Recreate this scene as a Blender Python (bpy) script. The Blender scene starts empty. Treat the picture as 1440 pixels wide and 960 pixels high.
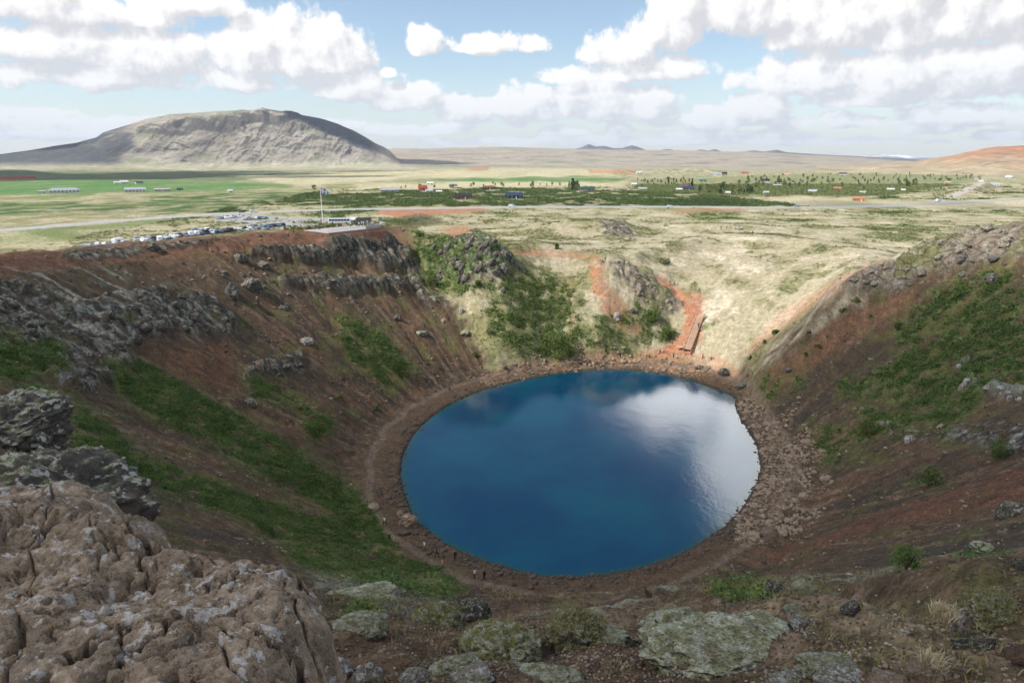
import bpy, bmesh, math, random
import numpy as np
from mathutils import Vector, Matrix
random.seed(7)
RNG = np.random.default_rng(11)
scene = bpy.context.scene
COL = scene.collection
# ------------------------------------------------------------------ camera maths
CAMZ = 62.0
PITCH = math.radians(15.32)
F = 960.0
CP, SP = math.cos(PITCH), math.sin(PITCH)
SUN_AZ = math.radians(258.0)      # compass azimuth towards the sun, +Y is north
SUN_EL = math.radians(44.0)
SUN = np.array([math.sin(SUN_AZ)*math.cos(SUN_EL), math.cos(SUN_AZ)*math.cos(SUN_EL), math.sin(SUN_EL)])

def ray(px, py):
    a, b = px-720.0, 480.0-py
    return np.array([a, F*CP + b*SP, -F*SP + b*CP])
def atz(px, py, z):
    d = ray(px, py); t = (z-CAMZ)/d[2]
    return d[0]*t, d[1]*t
def project(x, y, z):
    dz = z-CAMZ
    dep = y*CP - dz*SP
    up = y*SP + dz*CP
    dep_ = np.where(dep > 0.5, dep, 0.5)
    u = 720 + x/dep_*F
    v = 480 - up/dep_*F
    return u, v, dep
# ------------------------------------------------------------------ noise
_p = np.random.default_rng(3).permutation(256).astype(np.int32)
PERM = np.concatenate([_p, _p, _p])
_a = np.random.default_rng(4).uniform(0, 2*np.pi, 256)
GX, GY = np.cos(_a), np.sin(_a)
_g3 = np.random.default_rng(5).normal(size=(256, 3)); _g3 /= np.linalg.norm(_g3, axis=1)[:, None]
def pn2(x, y, s=0):
    x = np.asarray(x, float)+s*17.31; y = np.asarray(y, float)+s*9.77
    xi = np.floor(x); yi = np.floor(y)
    fx = x-xi; fy = y-yi
    xi = xi.astype(np.int64) & 255; yi = yi.astype(np.int64) & 255
    u = fx*fx*fx*(fx*(fx*6-15)+10); v = fy*fy*fy*(fy*(fy*6-15)+10)
    def g(ix, iy, dx, dy):
        h = PERM[PERM[ix & 255]+(iy & 255)]
        return GX[h]*dx+GY[h]*dy
    n00 = g(xi, yi, fx, fy); n10 = g(xi+1, yi, fx-1, fy)
    n01 = g(xi, yi+1, fx, fy-1); n11 = g(xi+1, yi+1, fx-1, fy-1)
    a = n00+u*(n10-n00); b = n01+u*(n11-n01)
    return (a+v*(b-a))*1.5
def fbm(x, y, o=4, s=0, g=0.5):
    r = 0; a = 1; t = 0; f = 1
    for i in range(o):
        r = r+a*pn2(x*f, y*f, s+i*3); t += a; a *= g; f *= 2.03
    return r/t
def ridged(x, y, o=4, s=0, g=0.55):
    r = 0; a = 1; t = 0; f = 1
    for i in range(o):
        r = r+a*(1-np.abs(pn2(x*f, y*f, s+i*5))*2); t += a; a *= g; f *= 2.07
    return r/t
def pn3(x, y, z, s=0):
    x = x+s*13.7; y = y+s*7.3; z = z+s*3.9
    xi = np.floor(x); yi = np.floor(y); zi = np.floor(z)
    fx = x-xi; fy = y-yi; fz = z-zi
    xi = xi.astype(np.int64) & 255; yi = yi.astype(np.int64) & 255; zi = zi.astype(np.int64) & 255
    w = lambda t: t*t*t*(t*(t*6-15)+10)
    u, v, q = w(fx), w(fy), w(fz)
    def g(a, b, c):
        h = PERM[PERM[PERM[(xi+a) & 255]+((yi+b) & 255)]+((zi+c) & 255)]
        G = _g3[h]
        return G[..., 0]*(fx-a)+G[..., 1]*(fy-b)+G[..., 2]*(fz-c)
    l = lambda a, b, t: a+t*(b-a)
    return l(l(l(g(0,0,0), g(1,0,0), u), l(g(0,1,0), g(1,1,0), u), v),
             l(l(g(0,0,1), g(1,0,1), u), l(g(0,1,1), g(1,1,1), u), v), q)*1.6
def fbm3(x, y, z, o=4, s=0, g=0.5, rid=False):
    r = 0; a = 1; t = 0; f = 1
    for i in range(o):
        n = pn3(x*f, y*f, z*f, s+i*3)
        if rid: n = 1-2*np.abs(n)
        r = r+a*n; t += a; a *= g; f *= 2.03
    return r/t
def sstep(a, b, x):
    t = np.clip((x-a)/(b-a), 0, 1)
    return t*t*(3-2*t)
def gauss(x, y, cx, cy, rx, ry, rot=0):
    c, s = math.cos(rot), math.sin(rot)
    dx, dy = x-cx, y-cy
    return np.exp(-(((dx*c+dy*s)/rx)**2+((-dx*s+dy*c)/ry)**2))
def poly_sd(u, v, P):
    """signed distance to polygon, positive inside"""
    P = np.asarray(P, float); n = len(P)
    d = np.full(u.shape, 1e9); ins = np.zeros(u.shape, bool)
    for i in range(n):
        a = P[i]; b = P[(i+1) % n]
        ex, ey = b-a
        wx, wy = u-a[0], v-a[1]
        t = np.clip((wx*ex+wy*ey)/(ex*ex+ey*ey+1e-9), 0, 1)
        dd = (wx-ex*t)**2+(wy-ey*t)**2
        d = np.minimum(d, dd)
        c = ((a[1] > v) != (b[1] > v))
        with np.errstate(divide='ignore', invalid='ignore'):
            c &= u < (b[0]-a[0])*(v-a[1])/(b[1]-a[1]+1e-12)+a[0]
        ins ^= c
    d = np.sqrt(d)
    return np.where(ins, d, -d)
def line_d(x, y, L):
    """distance to an open polyline"""
    d = np.full(x.shape, 1e9)
    for i in range(len(L)-1):
        ax, ay = L[i]; bx, by = L[i+1]
        ex, ey = bx-ax, by-ay
        wx, wy = x-ax, y-ay
        t = np.clip((wx*ex+wy*ey)/(ex*ex+ey*ey+1e-9), 0, 1)
        d = np.minimum(d, (wx-ex*t)**2+(wy-ey*t)**2)
    return np.sqrt(d)
# ------------------------------------------------------------------ mesh helpers
def mesh_obj(name, V, Fc, mats=(), parent=None, smooth=False, attrs=None, matidx=None, link=True):
    V = np.asarray(V, np.float32)
    me = bpy.data.meshes.new(name)
    if isinstance(Fc, np.ndarray):
        nf, k = Fc.shape
        me.vertices.add(len(V)); me.vertices.foreach_set('co', V.ravel())
        me.loops.add(nf*k); me.loops.foreach_set('vertex_index', Fc.astype(np.int32).ravel())
        me.polygons.add(nf); me.polygons.foreach_set('loop_start', np.arange(0, nf*k, k, dtype=np.int32))
        me.polygons.foreach_set('loop_total', np.full(nf, k, dtype=np.int32))
    else:
        me.from_pydata([tuple(v) for v in V], [], [tuple(f) for f in Fc])
    for m in (mats if isinstance(mats, (list, tuple)) else [mats]):
        me.materials.append(m)
    if matidx is not None:
        me.polygons.foreach_set('material_index', np.asarray(matidx, np.int32))
    if smooth:
        me.polygons.foreach_set('use_smooth', np.ones(len(me.polygons), bool))
    me.update(calc_edges=True)
    if attrs:
        for k_, arr in attrs.items():
            arr = np.asarray(arr, np.float32)
            if arr.ndim == 1:
                at = me.attributes.new(k_, 'FLOAT', 'POINT'); at.data.foreach_set('value', arr)
            else:
                at = me.attributes.new(k_, 'FLOAT_COLOR', 'POINT')
                c = np.ones((len(arr), 4), np.float32); c[:, :3] = arr
                at.data.foreach_set('color', c.ravel())
    o = bpy.data.objects.new(name, me)
    if link: COL.objects.link(o)
    if parent is not None: o.parent = parent
    return o
def tag(o, label=None, cat=None, group=None, kind=None):
    if label: o['label'] = label
    if cat: o['category'] = cat
    if group: o['group'] = group
    if kind: o['kind'] = kind
    return o
def empty(name, loc, rz=0.0, label=None, cat=None, group=None):
    o = bpy.data.objects.new(name, None); COL.objects.link(o)
    o.empty_display_size = 0.5
    o.location = loc; o.rotation_euler = (0, 0, rz)
    return tag(o, label, cat, group)
def copy_tree(o, parent=None):
    c = o.copy(); COL.objects.link(c); c.parent = parent
    for ch in [q for q in o.children]:
        copy_tree(ch, c)
    return c
class MB:
    """collects simple solids into one mesh"""
    def __init__(s): s.v = []; s.f = []; s.m = []
    def add(s, V, Fs, m=0):
        b = len(s.v); s.v += [tuple(p) for p in V]
        s.f += [tuple(i+b for i in f) for f in Fs]; s.m += [m]*len(Fs)
    def box(s, x0, x1, y0, y1, z0, z1, m=0):
        s.add([(x0,y0,z0),(x1,y0,z0),(x1,y1,z0),(x0,y1,z0),(x0,y0,z1),(x1,y0,z1),(x1,y1,z1),(x0,y1,z1)],
              [(0,3,2,1),(4,5,6,7),(0,1,5,4),(1,2,6,5),(2,3,7,6),(3,0,4,7)], m)
    def tube(s, a, b, r0, r1=None, n=8, m=0):
        r1 = r0 if r1 is None else r1
        a = Vector(a); b = Vector(b); d = (b-a).normalized()
        t = Vector((0,0,1)) if abs(d.z) < .9 else Vector((1,0,0))
        u = d.cross(t).normalized(); w = d.cross(u)
        V = []
        for k in range(n):
            c = math.cos(2*math.pi*k/n); q = math.sin(2*math.pi*k/n)
            V.append(a+(u*c+w*q)*r0)
        for k in range(n):
            c = math.cos(2*math.pi*k/n); q = math.sin(2*math.pi*k/n)
            V.append(b+(u*c+w*q)*r1)
        Fs = [(k, (k+1) % n, n+(k+1) % n, n+k) for k in range(n)]
        Fs += [tuple(range(n-1, -1, -1)), tuple(range(n, 2*n))]
        s.add(V, Fs, m)
    def prism(s, prof, y0, y1, m=0, axis='y'):
        """closed profile [(x,z)] extruded along y"""
        n = len(prof)
        V = [(p[0], y0, p[1]) for p in prof]+[(p[0], y1, p[1]) for p in prof]
        if axis == 'x': V = [(q[1], q[0], q[2]) for q in V]
        Fs = [(k, (k+1) % n, n+(k+1) % n, n+k) for k in range(n)]
        Fs += [tuple(range(n-1, -1, -1)), tuple(range(n, 2*n))]
        s.add(V, Fs, m)
    def build(s, name, mats, parent=None, smooth=False, bevel=0, link=True):
        o = mesh_obj(name, s.v, s.f, mats, parent, smooth, matidx=s.m, link=link)
        bm = bmesh.new(); bm.from_mesh(o.data)
        bmesh.ops.recalc_face_normals(bm, faces=bm.faces)
        if bevel:
            bmesh.ops.bevel(bm, geom=bm.edges[:], offset=bevel, segments=1, affect='EDGES', clamp_overlap=True)
        bm.to_mesh(o.data); bm.free()
        return o
# ------------------------------------------------------------------ material helpers
class NT:
    def __init__(s, nt): s.nt = nt; s.n = nt.nodes; s.l = nt.links
    def node(s, t, **k):
        n = s.n.new(t)
        for a, b in k.items(): setattr(n, a, b)
        return n
    def link(s, a, b): s.l.new(a, b)
    def put(s, sock, v):
        if isinstance(v, bpy.types.NodeSocket): s.l.new(v, sock)
        elif v is not None: sock.default_value = v
    def math(s, op, a, b=None, c=None, clamp=False):
        n = s.node('ShaderNodeMath', operation=op, use_clamp=clamp)
        s.put(n.inputs[0], a)
        if b is not None: s.put(n.inputs[1], b)
        if c is not None: s.put(n.inputs[2], c)
        return n.outputs[0]
    def noise(s, vec, scale, detail=4, rough=.5, lac=2.0, dist=0.0, typ=None):
        n = s.node('ShaderNodeTexNoise')
        if typ: n.noise_type = typ
        s.put(n.inputs['Vector'], vec); n.inputs['Scale'].default_value = scale
        n.inputs['Detail'].default_value = detail; n.inputs['Roughness'].default_value = rough
        n.inputs['Lacunarity'].default_value = lac; n.inputs['Distortion'].default_value = dist
        return n.outputs[0]
    def vor(s, vec, scale, feature='F1', out='Distance', rnd=1.0):
        n = s.node('ShaderNodeTexVoronoi', feature=feature)
        s.put(n.inputs['Vector'], vec); n.inputs['Scale'].default_value = scale
        n.inputs['Randomness'].default_value = rnd
        return n.outputs[out]
    def mix(s, f, a, b, mode='MIX'):
        n = s.node('ShaderNodeMix', data_type='RGBA', blend_type=mode)
        s.put(n.inputs[0], f); s.put(n.inputs[6], a); s.put(n.inputs[7], b)
        return n.outputs[2]
    def smooth(s, x, a, b, lo=0.0, hi=1.0):
        n = s.node('ShaderNodeMapRange', interpolation_type='SMOOTHSTEP')
        s.put(n.inputs[0], x)
        for i, q in enumerate((a, b, lo, hi)): s.put(n.inputs[1+i], q)
        return n.outputs[0]
    def lin(s, x, a, b, lo=0.0, hi=1.0):
        n = s.node('ShaderNodeMapRange'); s.put(n.inputs[0], x)
        for i, q in enumerate((a, b, lo, hi)): s.put(n.inputs[1+i], q)
        return n.outputs[0]
    def attr(s, name, out='Color'):
        n = s.node('ShaderNodeAttribute', attribute_name=name); return n.outputs[out]
    def scale(s, col, k):
        n = s.node('ShaderNodeVectorMath', operation='SCALE')
        s.put(n.inputs[0], col); s.put(n.inputs['Scale'], k); return n.outputs[0]
def rgb(c): return (c[0], c[1], c[2], 1.0)
def new_mat(name, rough=.9, spec=.25):
    m = bpy.data.materials.new(name); m.use_nodes = True
    nt = NT(m.node_tree); b = m.node_tree.nodes['Principled BSDF']
    b.inputs['Roughness'].default_value = rough
    b.inputs['Specular IOR Level'].default_value = spec
    return m, nt, b
_simple = {}
def simple(name, col, rough=.6, var=.12, scale=3.0, spec=.3, metal=0.0, bump=0.0):
    """painted/plain surface with slight procedural wear"""
    if name in _simple: return _simple[name]
    m, nt, b = new_mat(name, rough, spec)
    tc = nt.node('ShaderNodeTexCoord').outputs['Object']
    n = nt.noise(tc, scale, 5, .6)
    k = nt.lin(n, .25, .75, 1-var, 1+var)
    nt.put(b.inputs['Base Color'], nt.scale(rgb(col)[:3], k))
    b.inputs['Metallic'].default_value = metal
    if bump:
        bp = nt.node('ShaderNodeBump'); bp.inputs['Strength'].default_value = bump
        nt.put(bp.inputs['Height'], n); nt.link(bp.outputs[0], b.inputs['Normal'])
    _simple[name] = m
    return m
# ------------------------------------------------------------------ lake and crater layout
CX, CY = 14.0, 141.0
LAKE_PX = [(860,519),(800,523),(740,533),(690,545),(650,560),(615,580),(590,602),(572,628),(564,655),(566,685),(575,712),
           (590,738),(620,762),(660,782),(710,800),(760,811),(810,813),(860,808),(910,797),(955,780),(1000,755),(1035,725),
           (1055,695),(1067,668),(1067,640),(1056,612),(1041,590),(1033,572),(1035,558),(1010,548),(980,537),(940,527),(900,521)]
_l = np.array([atz(p[0], p[1], 0.0) for p in LAKE_PX])
_th = np.arctan2(_l[:, 0]-CX, _l[:, 1]-CY); _r = np.hypot(_l[:, 0]-CX, _l[:, 1]-CY)
def circ_table(th, r, n=720, sm=3):
    o = np.argsort(th); th = th[o]; r = r[o]
    th = np.concatenate([th-2*np.pi, th, th+2*np.pi]); r = np.concatenate([r, r, r])
    g = np.linspace(-np.pi, np.pi, n, endpoint=False)
    v = np.interp(g, th, r)
    if sm:
        k = np.exp(-0.5*(np.arange(-3*sm, 3*sm+1)/sm)**2); k /= k.sum()
        v = np.convolve(np.concatenate([v[-3*sm:], v, v[:3*sm]]), k, 'valid')
    return v
def circ_eval(tab, th):
    n = len(tab); f = (th+np.pi)/(2*np.pi)*n
    i = np.floor(f).astype(int); w = f-i
    return tab[i % n]*(1-w)+tab[(i+1) % n]*w
RS = circ_table(_th, _r, sm=3)
# rim crest: world x, y, z, outer width, profile power
def P(px, py, z): x, y = atz(px, py, z); return (x, y, z)
RIM = [P(0,362,42), P(130,350,40), P(300,335,38.5), P(413,325,37.6), P(515,317,36.6), P(565,318,35),
       P(620,340,32.5), P(700,352,30.5), P(760,345,28.5), P(870,362,27), P(940,345,27.5), P(1010,330,28.5), P(1090,335,29.5),
       (118,232,30.5), (97,195,32.0), P(1185,388,33), P(1235,366,36.5), P(1290,345,40), P(1360,328,43.5), P(1440,317,46),
       (131,118,50), (122,75,54), (92,32,58), (50,4,61), (20,-3,61.4), (0,-6,61.4), (-30,-3,61.2), (-66,18,59), (-92,50,54), (-106,95,47)]
_rm = np.array(RIM)
_rt = np.arctan2(_rm[:, 0]-CX, _rm[:, 1]-CY)
RR = circ_table(_rt, np.hypot(_rm[:, 0]-CX, _rm[:, 1]-CY), sm=5)
RZ = circ_table(_rt, _rm[:, 2], sm=5)
# gentleness of the wall (0 = straight scree wall, 1 = lower part steep then long gentle meadow)
_gt = np.radians(np.array([-180, -60, -30, -12, 0, 12, 25, 45, 58, 66, 75, 180]))
_gv = np.array([0, 0, 0, .25, .5, .75, 1, 1, .6, .1, 0, 0.])
def plain_z(x, y):
    D = np.hypot(x, y)
    z = 25-np.clip(D-700, 0, 4300)*.0142
    k = sstep(250, 900, D)
    z = z+fbm(x/160, y/160, 3, 20)*(1.2+1.6*k)+fbm(x/45, y/45, 3, 21)*.8
    # hillocks beyond the road
    for (px, py, zz, rx, ry, h) in HILLOCKS:
        cx, cy = atz(px, py, zz); z = z+h*gauss(x, y, cx, cy, rx, ry)
    b = (D < 1400)
    if b.any():
        xb, yb = x[b], y[b]
        k = sstep(26, 9, line_d(xb, yb, ROAD)); zb = z[b]*(1-k)+25*k
        k = sstep(16, 5, line_d(xb, yb, SIDE)); zb = zb*(1-k)+25*k
        k = sstep(-16, -2, poly_sd(xb, yb, PARK)); zb = zb*(1-k)+25*k
        z = np.array(z); z[b] = zb
    return z
PZ = 37.5
DA0 = np.array(atz(462, 327.5, PZ)); DB0 = np.array(atz(537, 319.5, PZ)); DLEN = float(np.linalg.norm(DB0-DA0)); DW = 13.0
DD = (DB0-DA0)/DLEN; DN = np.array([-DD[1], DD[0]])
ROAD = [atz(a, b, 25.0) for a, b in [(-160,337),(-60,329),(0,324.5),(100,316),(200,308),(300,301.5),(350,299),(420,296.5),(500,294.5),(600,293),(720,291.5),(850,291),(940,291),(1060,292),
        (1140,292),(1200,291),(1250,289.5),(1300,287.5),(1350,284.5),(1440,280),(1600,274)]]
SIDE = [atz(a, b, 25.0) for a, b in [(1306,287),(1322,282),(1345,274),(1362,266),(1376,259),(1383,256)]]
PARK = [atz(a, b, 25.0) for a, b in [(112,351),(112,343),(190,337),(250,329),(330,321),(372,316),(300,311),(300,304),(340,300.5),(395,305),(470,308),(540,310),(548,314),(480,320),(420,326),(340,336),(240,348),(180,354)]]
HILLOCKS = [(675,243,8,150,90,14), (850,243,5,120,80,16), (590,246,5,160,80,9), (770,248,8,200,70,7), (960,240,0,220,120,14), (120,238,-10,420,160,22),
            (1030,228,-20,300,150,40), (0,240,0,200,120,20), (830,322,26,24,16,4.0), (1060,322,26,40,22,2.2), (965,322,26,34,20,2.0), (760,322,26.5,26,16,2.2)]
# polygons traced in photo pixels, laid on the ground they show
ROCK = {  # name: (polygon, amplitude, scale)
 'crag_left': ([(-40,392),(60,398),(110,425),(190,412),(230,402),(300,415),(338,450),(330,482),(250,470),(200,482),(165,548),(105,560),(60,525),(-40,480)], 2.2, 7),
 'cliff_up': ([(345,353),(420,350),(500,349),(572,346),(582,372),(572,384),(480,374),(400,369),(350,363)], 2.0, 5),
 'cliff_low': ([(385,392),(460,388),(575,390),(577,413),(480,416),(400,403)], 1.6, 5),
 'outcrop_nw': ([(585,352),(640,335),(668,322),(700,342),(738,372),(705,392),(650,404),(600,380)], 2.6, 5),
 'rib_nw': ([(566,350),(585,352),(600,410),(640,425),(632,436),(590,425),(572,395)], 1.5, 4),
 'rim_right': ([(1460,312),(1360,320),(1290,343),(1272,358),(1200,384),(1180,402),(1210,412),(1262,414),(1300,390),(1380,375),(1460,360)], 1.7, 6),
 'crag_mid': ([(835,366),(870,362),(900,378),(940,402),(962,432),(948,448),(905,438),(885,410)], 1.7, 5),
 'crag_hill': ([(828,306),(875,308),(900,330),(885,340),(850,335)], 1.6, 5),
 'crag_small': ([(345,512),(370,505),(425,493),(432,525),(380,532),(340,535)], 1.5, 4),
 'cliff_right': ([(1335,498),(1360,500),(1372,535),(1440,545),(1460,565),(1365,556)], 1.6, 4),
 'crag_low': ([(1240,600),(1330,605),(1400,590),(1460,600),(1460,625),(1360,625),(1270,615)], .6, 3),
 'rock_edge': ([(1345,615),(1460,600),(1460,640),(1400,640)], .7, 3),
 'rim_left': ([(90,352),(180,345),(250,340),(300,334),(300,345),(200,360),(120,368),(80,365)], 1.0, 4),
 'ribs_l': ([(555,735),(480,725),(470,790),(560,840),(640,842),(620,815)], .0, 3),
}
def base_h(x, y):
    x = np.asarray(x, float); y = np.asarray(y, float)
    dx, dy = x-CX, y-CY
    th = np.arctan2(dx, dy); r = np.hypot(dx, dy)
    wob = pn2(x/9, y/9, 50)*1.0
    rs = circ_eval(RS, th); rr = circ_eval(RR, th)+pn2(x/16, y/16, 52)*2.2; rz = circ_eval(RZ, th)
    g = np.interp(th, _gt, _gv)
    s = (r-rs)/np.maximum(rr-rs, 1)
    # straight wall and meadow wall
    sc = np.clip(s, 0, 1)
    terr = 8.5/np.maximum(rr-rs, 1)
    f0 = np.interp(sc, [0, .07, .13, .5, .86, 1.0], [0.006, .02, .045, .50, .925, 1.0])
    f1 = np.interp(sc, [0, .045, .1, .22, .38, .6, 1.0], [0.01, .03, .09, .38, .60, .80, 1.0])
    f = f0*(1-g)+f1*g
    zin = rz*f
    # beyond rim
    w = 55+35*(1-g)
    q = np.clip((r-rr)/w, 0, 1); q = q*q*(3-2*q)
    zp = plain_z(x, y)
    zout = rz*(1-q)+zp*q
    z = np.where(s < 1, zin, zout)
    # bowl below the water
    z = np.where(s < 0, -1.2*np.clip(-s*6, 0, 1)-.02, z)
    return z, r, rs, rr, s, g, th
def feat_masks(u, v, x, y, names=None, soft=7.0):
    du = pn2(x/5, y/5, 70)*6; dv = pn2(x/5, y/5, 71)*5
    out = {}
    for k, (pl, amp, sc) in ROCK.items():
        P_ = np.array(pl)
        bb = (u > P_[:, 0].min()-25) & (u < P_[:, 0].max()+25) & (v > P_[:, 1].min()-25) & (v < P_[:, 1].max()+25)
        m = np.zeros(u.shape)
        if bb.any():
            m[bb] = sstep(-soft*.3, soft, poly_sd(u[bb]+du[bb], v[bb]+dv[bb], P_))
        out[k] = m
    return out
def H(x, y, full=False):
    shp = np.shape(x)
    x = np.asarray(x, float).ravel(); y = np.asarray(y, float).ravel()
    z, r, rs, rr, s, g, th = base_h(x, y)
    D = np.hypot(x, y)
    wall = sstep(.02, .15, s)*(1-sstep(1.0, 1.3, s))
    # gullies that run down the slope
    arc = th*60
    rough = wall*(1-.35*g)
    z = z+rough*(fbm(arc/5.0, r/40, 3, 30)*1.1+fbm(x/7, y/7, 3, 31)*.9-sstep(.06,0,np.abs(pn2(arc/4.0+fbm(x/9,y/9,2,38)*.6, r/70, 37)))*.45)
    z = z+wall*g*(fbm(x/22, y/22, 3, 33)*1.8)
    near = sstep(260, 60, D)
    z = z+wall*(fbm(x/1.9, y/1.9, 4, 34, .6)*.30*(.4+near))
    z = z+(1-wall)*sstep(.0, .08, s)*fbm(x/3.5, y/3.5, 3, 35)*.28*sstep(1500, 200, D)
    z = z+.16*sstep(.10, .30, fbm(x/3.4, y/3.4, 4, 118))*sstep(75, 20, D)*sstep(4, 9, D)
    bed = sstep(-.02, .04, s)*(1-sstep(.1, .2, s))
    z = z+bed*fbm(x/.9, y/.9, 2, 36)*.10
    u, v, dep = project(x, y, z)
    M = feat_masks(u, v, x, y)
    tot = np.zeros_like(z)
    for k, m in M.items():
        amp, sc = ROCK[k][1:]
        if amp and m.any():
            b = m > 0
            xb, yb = x[b], y[b]
            n = ridged(xb/sc, yb/sc, 5, 60)*.5+.35
            cell = np.round(ridged(xb/(sc*.6), yb/(sc*.6), 2, 63)*3)/3
            z[b] += m[b]*amp*(n+.35*cell)
        tot = np.maximum(tot, m if amp else 0)
    # stepped lava cliffs under the viewing platform
    for k, hh in (('cliff_up', 2.6), ('cliff_low', 1.8)):
        z = z+M[k]*hh*.5
    q0 = (x-DA0[0])*DD[0]+(y-DA0[1])*DD[1]; q1 = (x-DA0[0])*DN[0]+(y-DA0[1])*DN[1]
    dq = np.hypot(np.maximum(0, np.maximum(-q0, q0-DLEN)), np.maximum(0, np.maximum(-q1, q1-DW)))
    dk = sstep(7.0, .4, dq)
    z = z*(1-dk)+(PZ-.4)*dk
    if full:
        return z, dict(r=r, rs=rs, rr=rr, s=s, g=g, th=th, D=D, rock=tot, M=M, u=u, v=v, arc=arc, wall=wall)
    return z.reshape(shp)
_T = np.concatenate([np.geomspace(1.2, 60, 500), np.geomspace(60.2, 700, 1400), np.geomspace(702, 9000, 800)])
def at(px, py):
    """first ground point seen through a photo pixel"""
    d = ray(px, py); d = d/np.hypot(d[0], d[1])
    z = H(d[0]*_T, d[1]*_T)
    z = np.where((np.hypot((d[0]*_T-CX), d[1]*_T-CY) < circ_eval(RS, np.arctan2(d[0]*_T-CX, d[1]*_T-CY))), 0.0, z)
    gap = CAMZ+d[2]*_T-z
    i = np.argmax(gap < 0)
    if gap[i] >= 0: i = len(_T)-1
    t0, t1 = _T[max(i-1, 0)], _T[i]
    g0, g1 = gap[max(i-1, 0)], gap[i]
    t = t0+(t1-t0)*g0/(g0-g1+1e-9)
    x, y = d[0]*t, d[1]*t
    return float(x), float(y), float(H(np.array([x]), np.array([y]))[0])
def hz(x, y): return float(H(np.array([x]), np.array([y]))[0])
def mpp(x, y, z):  # metres per photo pixel there
    return float(project(np.array([x]), np.array([y]), np.array([z]))[2][0])/F

# ------------------------------------------------------------------ ground cover (albedo) by place
VEG = [  # polygon, strength
 ([(150,505),(210,520),(290,560),(350,600),(420,640),(490,680),(530,730),(548,765),(500,755),(440,705),(380,668),(300,622),(230,588),(170,548)], 1.0),
 ([(20,520),(90,560),(150,600),(200,640),(300,680),(400,715),(470,735),(545,770),(520,800),(440,775),(400,765),(330,725),(240,695),(170,675),(120,635),(40,570)], .75),
 ([(-40,483),(80,478),(95,515),(30,530),(-40,520)], .9),
 ([(480,450),(505,455),(530,462),(560,500),(580,515),(565,527),(540,512),(515,482)], 1.0),
 ([(478,473),(500,480),(530,510),(552,540),(530,532),(500,507)], 1.0),
 ([(700,398),(725,385),(765,388),(800,430),(832,482),(810,502),(760,506),(700,482),(685,440)], .62),
 ([(830,452),(870,445),(900,432),(948,452),(944,474),(890,490),(830,498)], .5),
 ([(585,335),(620,330),(650,350),(655,400),(690,398),(700,410),(650,412),(600,398)], .7),
 ([(1290,432),(1350,400),(1420,380),(1420,408),(1340,458),(1300,470),(1262,478)], 1.0),
 ([(1185,548),(1290,495),(1360,455),(1460,415),(1460,468),(1340,530),(1262,548),(1192,565)], 1.0),
 ([(1262,562),(1310,540),(1372,530),(1378,570),(1330,597),(1270,600)], 1.0),
 ([(1350,505),(1460,468),(1460,545),(1372,542)], .95),
 ([(1210,575),(1260,580),(1258,612),(1215,610)], .8),
 ([(1130,610),(1230,600),(1220,640),(1150,650)], .55),
 ([(400,765),(440,760),(520,775),(640,800),(650,830),(600,835),(500,820),(430,800)], .6),
 ([(430,845),(520,840),(530,870),(440,880)], .8),
 ([(1340,805),(1400,790),(1440,795),(1440,815),(1380,820)], .7),
 ([(1230,850),(1310,848),(1310,862),(1240,862)], .5),
 ([(1000,820),(1080,822),(1080,845),(1010,842)], .5),
 ([(350,530),(400,550),(440,585),(400,570),(355,555)], .7),
 ([(430,590),(460,585),(470,605),(440,612)], .8),
 ([(1060,540),(1110,520),(1130,530),(1080,560)], .5),
 ([(720,395),(760,380),(800,395),(830,440),(780,430)], .5),
]
GREENFAR = [  # dark green shrub belts and hay fields on the plain: polygon, colour
 ([(-60,283),(120,286),(240,275),(380,270),(480,272),(520,276),(700,290),(520,292),(380,287),(330,300),(240,300),(120,298),(-60,306)], 'shrub'),
 ([(500,272),(640,266),(760,265),(900,268),(1060,278),(1080,292),(900,290),(720,290),(520,287)], 'shrub'),
 ([(-60,250),(160,252),(330,256),(420,262),(330,268),(-60,276)], 'hay'),
 ([(-60,240),(120,240),(420,241),(500,246),(330,255),(160,254),(-60,252)], 'heath'),
 ([(880,278),(1100,284),(1260,290),(1200,291),(900,288)], 'hay'),
 ([(560,254),(760,248),(860,250),(880,255),(620,256)], 'hay'),
 ([(890,252),(1000,250),(1080,246),(1290,240),(1392,243),(1340,262),(1230,277),(1060,277),(890,270)], 'shrubdry'),
 ([(330,248),(560,240),(720,236),(860,238),(860,247),(560,252),(420,262)], 'pale'),
 ([(500,258),(660,256),(880,256),(880,262),(700,264),(500,268)], 'pale'),
 ([(1080,277),(1300,284),(1440,280),(1500,290),(1300,292),(1120,289)], 'pale'),
]
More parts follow.
